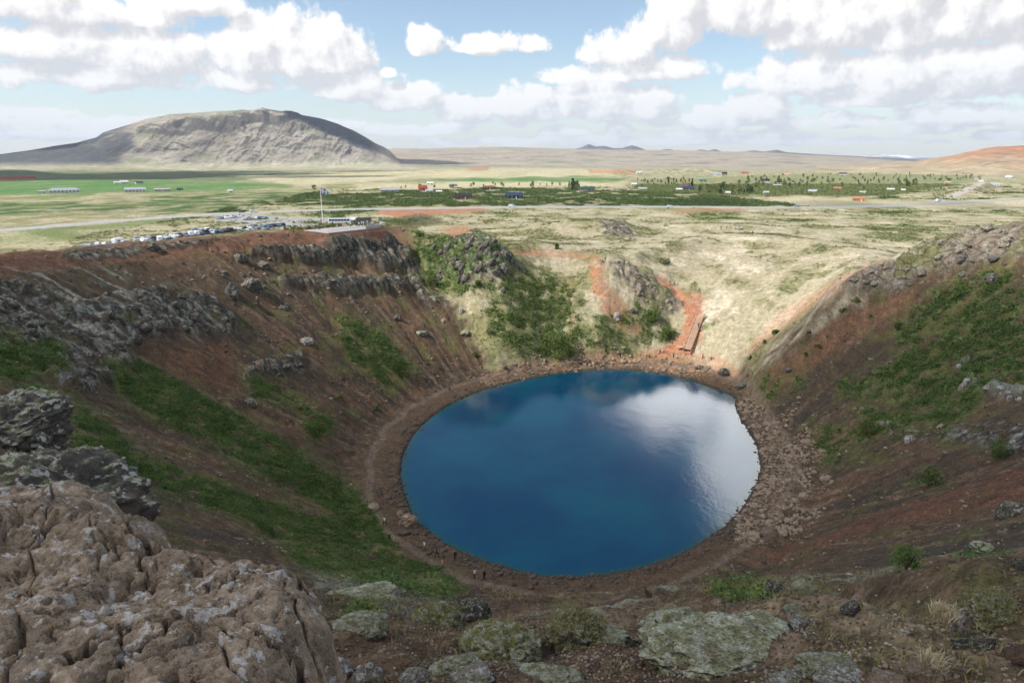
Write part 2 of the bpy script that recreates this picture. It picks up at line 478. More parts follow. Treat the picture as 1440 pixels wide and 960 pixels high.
PATCH = [  # polygon, colour key, strength
 ([(-40,360),(130,349),(300,335),(413,324),(520,322),(578,318),(582,345),(480,343),(350,350),(300,358),(180,368),(60,378),(-40,390)], 'red', .9),
 ([(300,345),(350,350),(480,343),(560,343),(560,350),(420,352),(345,356)], 'red', .8),
 ([(528,300),(545,293),(680,290),(685,297),(600,303),(560,306)], 'redb', 1.0),
 ([(560,305),(590,300),(625,308),(600,318),(570,320)], 'dark', .8),
 ([(630,320),(660,318),(668,338),(655,352),(620,322)], 'redb', .9),
 ([(690,352),(760,350),(840,358),(850,366),(740,360)], 'redb', .6),
 ([(826,370),(846,366),(852,395),(880,428),(905,460),(915,478),(890,470),(862,455),(842,430),(832,400)], 'redb', .85),
 ([(788,400),(805,395),(800,430),(818,470),(810,475),(790,440)], 'redb', .5),
 ([(918,388),(935,392),(965,412),(985,412),(992,420),(982,430),(990,470),(975,497),(940,492),(962,470),(968,440),(950,425),(925,402)], 'redb', 1.0),
 ([(960,425),(990,428),(986,450),(970,499),(925,503),(905,500),(935,488),(955,470),(964,448)], 'redb', 1.0),
 ([(900,495),(1010,498),(1040,520),(1030,540),(960,520),(880,512)], 'redb', .6),
 ([(1040,500),(1100,440),(1185,388),(1245,362),(1225,380),(1160,420),(1090,470)], 'pinkr', .75),
 ([(1060,535),(1110,500),(1180,450),(1270,410),(1290,425),(1200,480),(1120,530),(1060,556)], 'brownr', .9),
 ([(1040,560),(1110,540),(1200,500),(1330,420),(1290,470),(1200,545),(1110,600)], 'dark', .35),
 ([(1170,510),(1300,455),(1440,395),(1440,410),(1330,465),(1240,515),(1180,540)], 'dark', .6),
 ([(1080,775),(1200,735),(1340,690),(1460,650),(1460,700),(1340,725),(1200,755),(1090,790)], 'red', .75),
 ([(-40,395),(60,380),(250,370),(350,395),(340,410),(200,400),(60,395)], 'brown', .6),
 ([(190,480),(330,480),(340,560),(220,520)], 'red', .6),
 ([(0,345),(0,320),(118,345),(60,355)], 'pale', .5),
 ([(1320,284),(1440,278),(1500,276),(1500,290),(1360,291),(1290,291)], 'pale', .9),
 ([(380,303),(470,306),(540,308),(520,313),(470,313),(400,309)], 'pale', .6),
 ([(940,295),(1000,293),(1060,295),(1040,298),(950,299)], 'redb', .8),
 ([(655,236),(690,234),(684,240),(664,240)], 'redb', .9),
 ([(826,238),(900,240),(890,245),(830,244)], 'redb', .8),
 ([(1240,840),(1290,860),(1280,900),(1180,880),(1160,850)], 'tan', .5),
 ([(520,880),(580,870),(600,900),(540,915)], 'brownr', .6),
]
C = dict(red=(.165,.078,.047), redb=(.38,.165,.092), pinkr=(.44,.25,.165), brownr=(.205,.112,.064), brown=(.115,.080,.048),
         dark=(.070,.055,.040), pale=(.50,.44,.28), dry=(.43,.37,.25), dry2=(.62,.53,.40), olive=(.205,.195,.085), green=(.085,.145,.038),
         green2=(.13,.19,.055), shrub=(.050,.105,.030), hay=(.085,.20,.055), heath=(.13,.165,.085), rock=(.080,.070,.056),
         lich=(.36,.36,.31), moss=(.125,.135,.04), tan=(.30,.22,.15), shrubdry=(.19,.21,.09), path=(.20,.145,.105), wet=(.055,.045,.036),
         scree=(.098,.070,.045))
def cover(x, y, z, d, nrm_z):
    """albedo and class weights for ground points"""
    u, v, dep = project(x, y, z)
    s, g, r, rs, D, th = d['s'], d['g'], d['r'], d['rs'], d['D'], d['th']
    n1 = fbm(x/14, y/14, 4, 80); n2 = fbm(x/3.2, y/3.2, 4, 83); n3 = fbm(x/.9, y/.9, 3, 85); n0 = fbm(x/55, y/55, 3, 88)
    n4 = fbm(x/.3, y/.3, 2, 89)
    def mixc(col, key, w):
        c = np.array(C[key]) if isinstance(key, str) else np.array(key)
        return col+(c-col)*np.clip(w, 0, 1)[:, None]
    N = len(x)
    col = np.tile(np.array(C['scree']), (N, 1))
    streak = fbm(d['arc']/3.0, r/45, 4, 90)
    # walls: brown to reddish
    col = mixc(col, 'brownr', sstep(-.35, .45, n1+.6*streak+.4*n2)*.6)
    col = mixc(col, 'brown', sstep(.0, .5, streak))
    col = mixc(col, 'dark', sstep(.05, .3, -streak+.45*n2)*.75)
    col = mixc(col, 'tan', sstep(.18, .42, fbm(d['arc']/1.3, r/18, 4, 93)+.35*n3)*.4)
    col = mixc(col, 'moss', sstep(.22, .5, fbm(x/6, y/6, 4, 92)+.15)*.45*(s > .15))
    veg = np.zeros(N); gravel = np.ones(N)
    # meadow side of the crater and everything outside it
    cen = poly_sd(u, v, [(560,300),(1500,290),(1500,311),(1290,341),(1240,362),(1185,392),(1110,438),(1050,500),(1040,545),(980,520),(900,500),(760,512),(700,520),(665,470),(640,430),(592,398),(585,345),(560,330)])
    rs_ = sstep(1020, 1120, u)
    mead = sstep(-14-34*rs_, 10, cen+n2*(22+16*rs_)+n1*(12+14*rs_)+rs_*18*fbm(d['arc']/2.0, r/25, 3, 94))
    out = sstep(1.0, 1.12, s+n2*.05)
    far = np.maximum(out, 0)
    mead = np.maximum(mead, far*(1-sstep(0, 30, 565-u)*sstep(250, 210, D)))
    mead = np.where(D < 60, 0, mead)
    mead = np.where((x < -60) & (D < 215) & (s < 1.12), 0, mead)
    ym = sstep(-.25, .35, n0+.5*n1)
    mc = np.tile(np.array(C['dry']), (N, 1))
    mc = mixc(mc, 'dry2', sstep(-.1, .5, n1+.6*n2)*sstep(640, 1000, u))
    om = sstep(-.05, .45, fbm(x/16, y/16, 5, 95)*1.2+.6*n2+.42*sstep(1000, 680, u)*(dep < 330)+.10*(dep > 330))
    mc = mixc(mc, 'olive', om*.8)
    mc = mixc(mc, 'green2', sstep(.30, .55, fbm(x/9, y/9, 5, 97)+.15*sstep(900, 650, u))*.75)
    mc = mixc(mc, 'brownr', sstep(.35, .6, fbm(x/11, y/11, 5, 99))*.35)
    col = col*(1-mead[:, None])+mc*mead[:, None]
    veg = mead.copy()
    # plain belts
    fu = u+fbm(x/40, y/40, 3, 101)*18; fv = v+fbm(x/60, y/60, 4, 103)*5+n1*.8
    farm = (D > 330)
    if farm.any():
        col = np.where(farm[:, None], mixc(col, 'pale', np.full(N, .15)), col)
        tr = sstep(-.1, .4, fbm(x/28, y/28, 5, 105))
        col = np.where(farm[:, None], mixc(col, 'olive', tr*.9), col)
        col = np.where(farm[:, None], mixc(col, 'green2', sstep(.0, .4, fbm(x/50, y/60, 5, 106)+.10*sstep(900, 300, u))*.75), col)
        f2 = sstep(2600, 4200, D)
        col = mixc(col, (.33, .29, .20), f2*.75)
        for pl, key in GREENFAR:
            P_ = np.array(pl)
            bb = farm & (u > P_[:, 0].min()-30) & (u < P_[:, 0].max()+30) & (v > P_[:, 1].min()-6) & (v < P_[:, 1].max()+6)
            if not bb.any(): continue
            m = np.zeros(N)
            m[bb] = sstep(-1.2, 1.4, poly_sd(fu[bb], fv[bb], P_))
            if key == 'shrub': m *= .15+.85*sstep(-.15, .2, fbm(x/22, y/22, 4, 107))
            if key == 'shrubdry': m *= .5+.5*sstep(-.2, .3, n1)
            if key in ('hay', 'heath', 'pale'): m *= .62+.38*sstep(-.4, .25, fbm(x/70, y/240, 4, 133))
            col = mixc(col, key, m)
            if key == 'shrub': col = mixc(col, 'olive', m*sstep(.1, .45, n2)*.5)
    for pl, key, w in PATCH:
        P_ = np.array(pl, float)
        bb = (u > P_[:, 0].min()-30) & (u < P_[:, 0].max()+30) & (v > P_[:, 1].min()-20) & (v < P_[:, 1].max()+20) & (dep > 1)
        if key in ('red', 'brownr', 'brown') : bb &= (D < 420)
        if not bb.any(): continue
        hgt = min(np.ptp(P_[:, 1]), 60); sf = max(1.0, hgt*.09)
        m = np.zeros(N)
        m[bb] = sstep(-sf, sf, poly_sd(u[bb]+n2[bb]*sf*1.8+n1[bb]*sf, v[bb]+n3[bb]*sf+n1[bb]*sf*1.2, P_))*w
        m *= .5+.5*sstep(-.4, .25, n2+.5*n3)
        col = mixc(col, key, m); veg = veg*(1-m)
    # shore terrace
    dsh = r-rs
    crat = (s < 1)
    ring = sstep(9.0, 6.0, dsh+n2*3)*crat
    col = mixc(col, (.135, .088, .054), ring*.9); veg *= 1-ring
    pth = sstep(1.1, .4, np.abs(dsh-(6.4+pn2(th*6, r*0, 3)*.9)))*crat*sstep(-.1, .1, s)
    col = mixc(col, 'path', pth*.9)
    rt = sstep(.1, .9, (u-1010)/60)*sstep(9, 5, dsh)*crat
    col = mixc(col, 'tan', rt*.55*sstep(-.3, .3, n3))
    fs = sstep(500, 560, 1060-np.abs(u-930))*0
    nshore = crat*sstep(9, 6, dsh)*(th > -.5)*(th < .7)
    col = mixc(col, 'tan', nshore*.55*sstep(-.4, .2, n3)); col = mixc(col, 'redb', nshore*.35*sstep(-.2, .4, n2))
    col = mixc(col, 'wet', sstep(.9, .1, dsh)*crat*.8)
    # rock faces with lichen
    rock = d['rock']*sstep(-.05, .2, n2*.55+n1*.5+.17+.5*(1-nrm_z))
    base = mixc(np.tile(np.array(C['rock']), (N, 1)), 'brown', sstep(-.2, .3, n2)*.45)
    ll = sstep(.08, .28, fbm(x/2.2, y/2.2, 5, 110))*sstep(.55, .8, nrm_z+.25)
    base = mixc(base, 'lich', ll*.75)
    base = mixc(base, 'moss', sstep(.15, .4, fbm(x/4.2, y/4.2, 4, 112))*.6)
    M = d['M']
    cw = np.maximum(M['cliff_up'], M['cliff_low'])
    base = mixc(base, (.055, .050, .040), cw*.8)
    base = mixc(base, (.26, .25, .19), cw*sstep(.12, .3, fbm(d['arc']/.9, z/4, 4, 131))*.7)
    pr = np.maximum.reduce([M['rim_right'], M['crag_mid']])
    base = mixc(base, (.25, .20, .155), pr*.75)
    base = mixc(base, 'moss', pr*sstep(-.05, .25, n1)*.7)
    base = mixc(base, (.42, .40, .37), M['cliff_right']*.6)
    base = mixc(base, (.05, .046, .036), M['outcrop_nw']*.5)
    base = mixc(base, 'green', M['outcrop_nw']*sstep(-.05, .2, n2+.4*n3)*.8)
    col = col*(1-rock[:, None])+base*rock[:, None]
    veg = veg*(1-rock)
    # streaks of pale moss on the left wall
    lw = sstep(-10, 25, poly_sd(u, v, [(-40,375),(60,372),(200,372),(300,400),(320,480),(200,500),(-40,470)]))
    st = sstep(.20, .34, fbm(d['arc']/1.5, r/14, 4, 115)+.12*n2)
    col = mixc(col, (.40, .38, .29), lw*st*.8)
    col = mixc(col, (.13, .15, .12), lw*sstep(.1, .4, n2)*.5)
    # grey moss sheets near the viewer
    nm = sstep(.12, .32, fbm(x/3.4, y/3.4, 4, 118)+.12*n3)*sstep(75, 20, D)*sstep(6, 11, D)
    nm = np.maximum(nm, sstep(-8, 8, poly_sd(u+n3*14, v+n3*10, [(440,805),(520,812),(640,838),(600,850),(520,838),(450,830)]))*.9*(D < 90))
    col = mixc(col, (.25, .26, .19), nm*.75*sstep(-.4, .1, n3+.3))
    # green growth
    for pl, w in VEG:
        P_ = np.array(pl, float)
        bb = (u > P_[:, 0].min()-40) & (u < P_[:, 0].max()+40) & (v > P_[:, 1].min()-30) & (v < P_[:, 1].max()+30) & (D < 330) & crat
        if not bb.any(): continue
        m = np.zeros(N)
        sf = 9
        m[bb] = sstep(-sf, sf*.7, poly_sd(u[bb]+n2[bb]*26+n3[bb]*6, v[bb]+n2[bb]*20+n1[bb]*12, P_))*w
        m *= sstep(-.32+.34*(1-w), .12, fbm(x/3.2, y/3.2, 5, 120)+.35*fbm(d['arc']/1.6, r/16, 3, 122)*(1+1.2*sstep(1080, 1200, u))+.04-.10*sstep(1080, 1200, u))
        halo = np.zeros(N); halo[bb] = sstep(-26, 4, poly_sd(u[bb]+n2[bb]*26, v[bb]+n2[bb]*18+n1[bb]*12, P_))*w; halo *= sstep(-.35, .25, n2+.5*n3)
        col = mixc(col, 'moss', halo*.7)
        veg = np.maximum(veg, m)
        d['veg_thick'] = np.maximum(d.get('veg_thick', np.zeros(N)), m)
        gcol = mixc(np.tile(np.array(C['green']), (N, 1)), 'green2', sstep(-.2, .35, n3+.5*n2))
        gcol = mixc(gcol, 'moss', sstep(.1, .5, n1)*.5)
        col = col*(1-m[:, None])+gcol*m[:, None]
    col = col*(1+.34*n3+.16*n2+.25*n4*(D < 40))[:, None]
    col = np.where((crat & (mead < .5) & (veg < .3))[:, None], col*.95, col)
    return np.clip(col, .01, .9), veg, rock, dsh
# ------------------------------------------------------------------ terrain mesh
fine = np.radians(np.arange(-41.5, 41.5, .11))
side = np.radians(np.concatenate([np.arange(41.5, 75, .6), np.arange(75, 180, 3)]))
AZ = np.concatenate([-side[::-1], fine, side])
def gs(a, b, st): return a*np.exp(np.arange(0, math.log(b/a), st))
RAD = np.concatenate([gs(1.0, 4.0, .05), gs(4.0, 85, .0075), gs(85, 350, .0038), gs(350, 1500, .007), gs(1500, 24000, .014)])
print('terrain', len(AZ), len(RAD))
A2, R2 = np.meshgrid(AZ, RAD)
TX = (np.sin(A2)*R2).ravel(); TY = (np.cos(A2)*R2).ravel()
TZ, TD = H(TX, TY, full=True)
na, nr = len(AZ), len(RAD)
def grid_normals(X, Y, Z, nr, na):
    X = X.reshape(nr, na); Y = Y.reshape(nr, na); Z = Z.reshape(nr, na)
    ax, ay, az_ = np.gradient(X, axis=0), np.gradient(Y, axis=0), np.gradient(Z, axis=0)
    bx, by, bz = np.gradient(X, axis=1), np.gradient(Y, axis=1), np.gradient(Z, axis=1)
    nx, ny, nz = ay*bz-az_*by, az_*bx-ax*bz, ax*by-ay*bx
    l = np.sqrt(nx**2+ny**2+nz**2)+1e-12
    return np.abs(nz/l).ravel()
NZ = grid_normals(TX, TY, TZ, nr, na)
TC, TVEG, TROCK, TDSH = cover(TX, TY, TZ, TD, NZ)
TTH = TD.get('veg_thick')
idx = np.arange(nr*na).reshape(nr, na)
quads = np.stack([idx[:-1, :-1], idx[:-1, 1:], idx[1:, 1:], idx[1:, :-1]], -1).reshape(-1, 4)
keep = ~((TDSH[quads].max(axis=1) < -3.0))
quads = quads[keep]
quads = quads[:, ::-1]
# ground material
def ground_material():
    m, nt, b = new_mat('crater_ground', .95, .15)
    geo = nt.node('ShaderNodeNewGeometry').outputs['Position']
    col = nt.attr('albedo'); veg = nt.attr('veg', 'Fac'); rock = nt.attr('rock', 'Fac')
    nA = nt.noise(geo, 3.1, 6, .65); nB = nt.noise(geo, .6, 6, .6); nC = nt.noise(geo, 14, 4, .6)
    v1 = nt.vor(geo, 5.5); v2 = nt.vor(geo, 1.7, out='Color')
    k = nt.math('MULTIPLY', nt.lin(nA, .27, .73, .45, 1.55), nt.lin(nB, .3, .7, .75, 1.25))
    k = nt.math('MULTIPLY', k, nt.lin(nC, .3, .7, .62, 1.38))
    # lichen spotted rock, with crevice shade painted as dark crack lines
    ce = nt.node('ShaderNodeTexVoronoi', feature='DISTANCE_TO_EDGE'); wv = nt.node('ShaderNodeVectorMath', operation='ADD')
    nv = nt.node('ShaderNodeTexNoise'); nt.link(geo, nv.inputs['Vector']); nv.inputs['Scale'].default_value = .8; nv.inputs['Detail'].default_value = 4
    nt.link(geo, wv.inputs[0]); nt.link(nv.outputs[1], wv.inputs[1]); nt.link(wv.outputs[0], ce.inputs['Vector']); ce.inputs['Scale'].default_value = .38
    rc_ = nt.smooth(ce.outputs['Distance'], .0, .12)
    k = nt.math('MULTIPLY', k, nt.lin(nt.math('MULTIPLY', nt.math('SUBTRACT', 1.0, rc_), rock), 0, 1, 1.0, .5))
    lic = nt.math('MULTIPLY', nt.smooth(nt.noise(geo, .75, 8, .62), .545, .585), rock)
    col = nt.mix(nt.math('MULTIPLY', lic, .36), col, rgb((.37, .36, .30)))
    # scattered pale pebbles on bare scree
    sep = nt.node('ShaderNodeSeparateColor'); nt.link(v2, sep.inputs[0])
    bare = nt.math('SUBTRACT', 1.0, veg, clamp=True)
    peb = nt.math('MULTIPLY', nt.smooth(sep.outputs[0], .86, .90), nt.smooth(nt.vor(geo, 1.7), .22, .12))
    peb = nt.math('MULTIPLY', peb, bare)
    c1 = nt.scale(col, k)
    c2 = nt.mix(nt.math('MULTIPLY', peb, .55), c1, rgb((.33, .28, .22)))
    # tussocks on grassy ground
    t = nt.vor(geo, .9); t2 = nt.math('MULTIPLY', nt.smooth(t, .25, .75), veg)
    c3 = nt.mix(nt.math('MULTIPLY', t2, .28), c2, nt.mix(.7, c2, rgb((.13, .14, .05))))
    nt.put(b.inputs['Base Color'], c3)
    hgt = nt.math('ADD', nt.math('MULTIPLY', nA, .5), nt.math('MULTIPLY', v1, .35))
    hgt = nt.math('ADD', hgt, nt.math('MULTIPLY', nC, .2))
    bp = nt.node('ShaderNodeBump'); bp.inputs['Strength'].default_value = .9; bp.inputs['Distance'].default_value = .35
    nt.put(bp.inputs['Height'], hgt); nt.link(bp.outputs[0], b.inputs['Normal'])
    return m
M_GROUND = ground_material()
ground = mesh_obj('terrain', np.stack([TX, TY, TZ], -1), quads, [M_GROUND], smooth=True, attrs={'albedo': TC, 'veg': TVEG, 'rock': TROCK})
tag(ground, kind='structure')
# ------------------------------------------------------------------ mountains
def far_relief(name, az0, az1, d0, d1, hf, colf, na=600, nr=240, step_z=None):
    az = np.radians(np.linspace(az0, az1, na)); rr_ = np.linspace(0, 1, nr)
    A, R = np.meshgrid(az, d0+(d1-d0)*rr_)
    X = (np.sin(A)*R).ravel(); Y = (np.cos(A)*R).ravel()
    Z = hf(X, Y, np.degrees(A).ravel(), R.ravel())
    nz = grid_normals(X, Y, Z, nr, na)
    c = colf(X, Y, Z, nz, np.degrees(A).ravel(), R.ravel())
    i = np.arange(nr*na).reshape(nr, na)
    q = np.stack([i[1:, :-1], i[1:, 1:], i[:-1, 1:], i[:-1, :-1]], -1).reshape(-1, 4)
    o = mesh_obj(name, np.stack([X, Y, Z], -1), q, [M_FAR], smooth=True, attrs={'albedo': c})
    return tag(o, kind='structure')
def far_material():
    m, nt, b = new_mat('far_slopes', .97, .1)
    geo = nt.node('ShaderNodeNewGeometry').outputs['Position']
    n = nt.noise(geo, .02, 8, .65); n2 = nt.noise(geo, .004, 6, .6)
    k = nt.math('MULTIPLY', nt.lin(n, .3, .7, .75, 1.25), nt.lin(n2, .3, .7, .85, 1.15))
    nt.put(b.inputs['Base Color'], nt.scale(nt.attr('albedo'), k))
    bp = nt.node('ShaderNodeBump'); bp.inputs['Strength'].default_value = .8; bp.inputs['Distance'].default_value = 12
    nt.put(bp.inputs['Height'], n); nt.link(bp.outputs[0], b.inputs['Normal'])
    return m
M_FAR = far_material()
def pxaz(px): return math.degrees(math.atan2(px-720, F*CP+ (480-217)*SP))
def el_tan(px, py):
    d = ray(px, py); return d[2]/math.hypot(d[0], d[1])
def silh(pts, D):
    a = np.array([pxaz(p[0]) for p in pts]); h = np.array([CAMZ+el_tan(*p)*D for p in pts])
    return a, h
MT = [(-90,222),(0,217),(40,212),(75,206),(110,201),(140,193),(150,186),(180,178),(215,167),(250,161),(300,158),(325,156.5),(345,154.5),(358,157.5),(375,153.5),(400,157),
      (430,162),(455,167),(480,175),(500,184),(516,193),(530,202),(541,207),(548,212),(556,221),(566,230),(630,240),(680,246),(720,250),(760,256)]
_ma, _mh = silh(MT, 6800)
def mtn_h(X, Y, A, R):
    top = np.interp(A+fbm(X/900, Y/900, 3, 7)*.12, _ma, _mh)
    base = -36-(R-5000)*.001
    # foot line: nearer in the middle
    foot = 5200+250*np.sin(np.radians((A+28)*9))+fbm(X/700, Y/700, 3, 8)*180
    t = np.clip((R-foot)/(6750-foot), 0, 1)
    prof = np.interp(t, [0, .18, .42, .72, .9, 1.0], [0, .07, .30, .78, .95, 1.0])
    back = 1-sstep(7600, 8600, R)
    amp = np.clip((top-base)/500, 0, 1)
    gul = ridged(X/330+.15*fbm(X/900, Y/900, 2, 5), Y/1500, 5, 9)
    n = fbm(X/260, Y/260, 6, 12)
    bell = np.clip(t*(1-t)*4, 0, 1)
    z = base+(top-base)*prof*back + amp*bell*(gul-.35)*(22+30*sstep(-.2,.3,fbm(X/1300,Y/1300,2,77)))*back + n*26*amp*back*(t>0)*np.minimum(1,t*4)*(1-.6*sstep(.85,1,t))
    crag = sstep(.55, .72, t)*sstep(.95, .8, t)*sstep(.0, .35, fbm(X/450, Y/450, 3, 15)+.15)
    z = z+crag*48*amp+amp*back*np.round(fbm(X/700,Y/500,3,79)*6)/6*22*bell
    # right hand flank falls away steeply
    return z
def mtn_c(X, Y, Z, nz, A, R):
    n = fbm(X/300, Y/300, 6, 17)
    c = np.tile(np.array([.30, .265, .215]), (len(X), 1))
    def mx(c, k, w): return c+(np.array(k)-c)*np.clip(w, 0, 1)[:, None]
    c = mx(c, (.40, .36, .29), sstep(0, .4, fbm(X/120, Y/900, 5, 18))*.8)
    c = mx(c, (.19, .21, .115), sstep(.02, .35, n)*.8)
    c = mx(c, (.22, .17, .14), sstep(.1, .3, fbm(X/500, Y/350, 5, 19))*.6)
    c = mx(c, (.12, .11, .10), sstep(.91, .78, nz+.06*n))
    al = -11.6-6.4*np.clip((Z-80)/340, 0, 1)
    c = mx(c, (.060, .070, .088), sstep(-.25, .35, A-al+1.2*n)*sstep(30, 90, Z)*sstep(-9.6, -11.2, A)*.92)  # dark rock plus the right flank's cloud shadow, painted into the albedo
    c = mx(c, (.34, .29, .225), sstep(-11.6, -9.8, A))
    c = mx(c, (.065, .072, .080), sstep(-28.0, -30, A+4*n)*.9)  # cloud shade over the low left end, painted into the albedo
    c = mx(c, (.45, .43, .28), sstep(20, -25, Z)*.7)
    return np.clip(c, .02, .9)
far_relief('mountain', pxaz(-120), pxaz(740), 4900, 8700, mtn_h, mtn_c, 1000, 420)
# long moorland hill behind the plain
_ha, _hh = silh([(440,215),(520,211),(560,209.5),(600,209.5),(700,207.5),(740,208.5),(820,210.5),(960,212),(1040,214),(1100,216),(1150,219),(1220,223),(1300,228),(1500,236)], 9500)
def moor_h(X, Y, A, R):
    top = np.interp(A, _ha, _hh)+fbm(X/700, Y/700, 4, 40)*10
    t = sstep(5200, 9300, R+fbm(X/900, Y/900, 3, 41)*500)
    return -42+(top+42)*t*(1-sstep(9800, 11500, R))+fbm(X/350, Y/350, 5, 42)*11*sstep(5200, 6500, R)
def moor_c(X, Y, Z, nz, A, R):
    c = np.tile(np.array([.34, .29, .225]), (len(X), 1))
    n = fbm(X/420, Y/160, 5, 44); n2 = fbm(X/1100, Y/300, 4, 45)
    c = c+(np.array([.17, .16, .13])-c)*(sstep(.05, .4, n)*.8)[:, None]
    c = c+(np.array([.12, .22, .08])-c)*(sstep(.15, .4, n2)*sstep(7600, 6000, R)*.8)[:, None]
    return c
far_relief('moorland_hill', pxaz(400), pxaz(1520), 5000, 11600, moor_h, moor_c, 900, 260)
def peaks(name, pts, D, depth, colr, snow=0.0, seed=0, base=-60):
    a, h = silh(pts, D)
    def hf(X, Y, A, R):
        top = np.interp(A, a, h)
        t = 1-np.abs((R-D)/depth)
        z = base+(top-base)*np.clip(t, 0, 1)**.8
        return z+fbm(X/500, Y/500, 5, 46+seed)*.10*np.clip(z-base, 0, None)*(1-sstep(.9, 1, t))
    def cf(X, Y, Z, nz, A, R):
        n = fbm(X/350, Y/350, 4, 48+seed)
        c = np.tile(np.array(colr), (len(X), 1))
        if snow: c = c+(np.array([.85, .87, .9])-c)*(sstep(-.15, .15, n+snow-.3)*sstep(.2, .5, (Z-base)/(h.max()-base)))[:, None]
        return c
    return far_relief(name, a[0]-.01, a[-1]+.01, D-depth, D+depth, hf, cf, 500, 90)
peaks('distant_peaks', [(790,214),(808,209.5),(818,207),(827,202.5),(838,206),(850,205),(862,208.5),(875,208),(888,204.2),(897,206.5),(908,211),(925,212),(935,209.5),(944,210),(952,213),(970,214.5),
      (984,210),(995,212),(1005,209.5),(1014,213),(1040,213.5),(1060,211.5),(1080,214),(1100,216)], 15500, 2500, (.10, .11, .13), 0, 1)
peaks('dark_ridge', [(985,216),(1040,214),(1075,213),(1092,210.5),(1105,214),(1150,217),(1200,219.5),(1260,222),(1310,226),(1360,230)], 11800, 2600, (.12, .125, .13), 0, 2)
peaks('snowy_mountain', [(1080,220),(1110,217.5),(1135,216),(1150,218),(1190,220),(1210,220.5),(1235,217.5),(1255,217),(1280,219.5),(1303,222.5),(1320,228)], 18000, 2500, (.20, .22, .26), .35, 3)
_ra, _rh = silh([(1190,237),(1240,234),(1290,229),(1330,221),(1360,213.5),(1400,208),(1440,206),(1500,209),(1600,216)], 3900)
def redhill_h(X, Y, A, R):
    top = np.interp(A, _ra, _rh)
    foot = 2500+fbm(X/300, Y/300, 3, 50)*120
    t = np.clip((R-foot)/(3900-foot), 0, 1)
    base = 25-(R-700)*.0142-5
    z = base+(top-base)*(t*t*(3-2*t))**.85
    z = z+(fbm(X/240, Y/500, 5, 51)*16+(ridged(X/130, Y/600, 3, 53)-.4)*7)*sstep(0, .3, t)*(1-sstep(.9, 1, t))
    return z-2500*sstep(.0, .06, (R-4600)/9000)*0-.5*sstep(0, .02, -(t-.01))*6
def redhill_c(X, Y, Z, nz, A, R):
    n = fbm(X/260, Y/260, 5, 55)
    hh = sstep(-10, 90, Z+n*40)
    c = np.tile(np.array([.36, .31, .20]), (len(X), 1))
    c = c+(np.array([.36, .155, .095])-c)*(hh*.8)[:, None]
    c = c+(np.array([.33, .26, .19])-c)*(sstep(.1, .4, fbm(X/90, Y/300, 4, 57))*.6)[:, None]
    c = c+(np.array([.20, .12, .10])-c)*(sstep(.12, .4, -n)*.6)[:, None]
    return c
far_relief('red_hill', pxaz(1150), pxaz(1620), 2450, 5000, redhill_h, redhill_c, 520, 260)
# ------------------------------------------------------------------ water
def water_material():
    m, nt, b = new_mat('lake_water', .10, .5)
    geo = nt.node('ShaderNodeNewGeometry').outputs['Position']
    n = nt.noise(geo, .05, 3, .5)
    b.inputs['IOR'].default_value = 1.36
    wc = nt.mix(nt.smooth(n, .3, .7), rgb((.001, .046, .112)), rgb((.002, .080, .135)))
    sh = nt.attr('shallow', 'Fac'); n5 = nt.noise(geo, .5, 4, .6)
    sh2 = nt.math('ADD', sh, nt.math('MULTIPLY', nt.math('SUBTRACT', n5, .5), .35))
    wc = nt.mix(nt.smooth(sh2, .25, .75), wc, rgb((.010, .070, .075)))
    wc = nt.mix(nt.smooth(sh2, .72, 1.0), wc, rgb((.085, .085, .035)))
    nt.put(b.inputs['Base Color'], wc)
    mp = nt.node('ShaderNodeMapping'); mp.inputs['Scale'].default_value = (1.0, .55, 1); mp.inputs['Rotation'].default_value = (0, 0, .5)
    nt.link(geo, mp.inputs[0])
    w = nt.noise(mp.outputs[0], 1.6, 4, .6); w2 = nt.noise(mp.outputs[0], .35, 3, .5)
    bp = nt.node('ShaderNodeBump'); bp.inputs['Strength'].default_value = .24; bp.inputs['Distance'].default_value = .06
    nt.put(bp.inputs['Height'], nt.math('ADD', w, nt.math('MULTIPLY', w2, 1.2)))
    nt.link(bp.outputs[0], b.inputs['Normal'])
    return m
M_WATER = water_material()
_tt = np.linspace(-np.pi, np.pi, 361)[:-1]
_rw = circ_eval(RS, _tt)+1.2
_rings = np.array([0, .5, .8, .88, .93, .96, .98, 1.0])
WV = [(CX, CY, 0.0)]; WS = [0.0]; WF = []
for k, f in enumerate(_rings[1:]):
    for t, q in zip(_tt, _rw):
        WV.append((CX+math.sin(t)*q*f, CY+math.cos(t)*q*f, 0.0)); WS.append(float(np.clip(1-((1-f)*q)/5.0, 0, 1)))
for i in range(360):
    a, b = i, (i+1) % 360
    WF.append((0, 1+b, 1+a))
    for k in range(len(_rings)-2): WF.append((1+k*360+a, 1+k*360+b, 1+(k+1)*360+b, 1+(k+1)*360+a))
water = mesh_obj('crater_lake', WV, WF, [M_WATER], attrs={'shallow': WS})
tag(water, kind='structure')
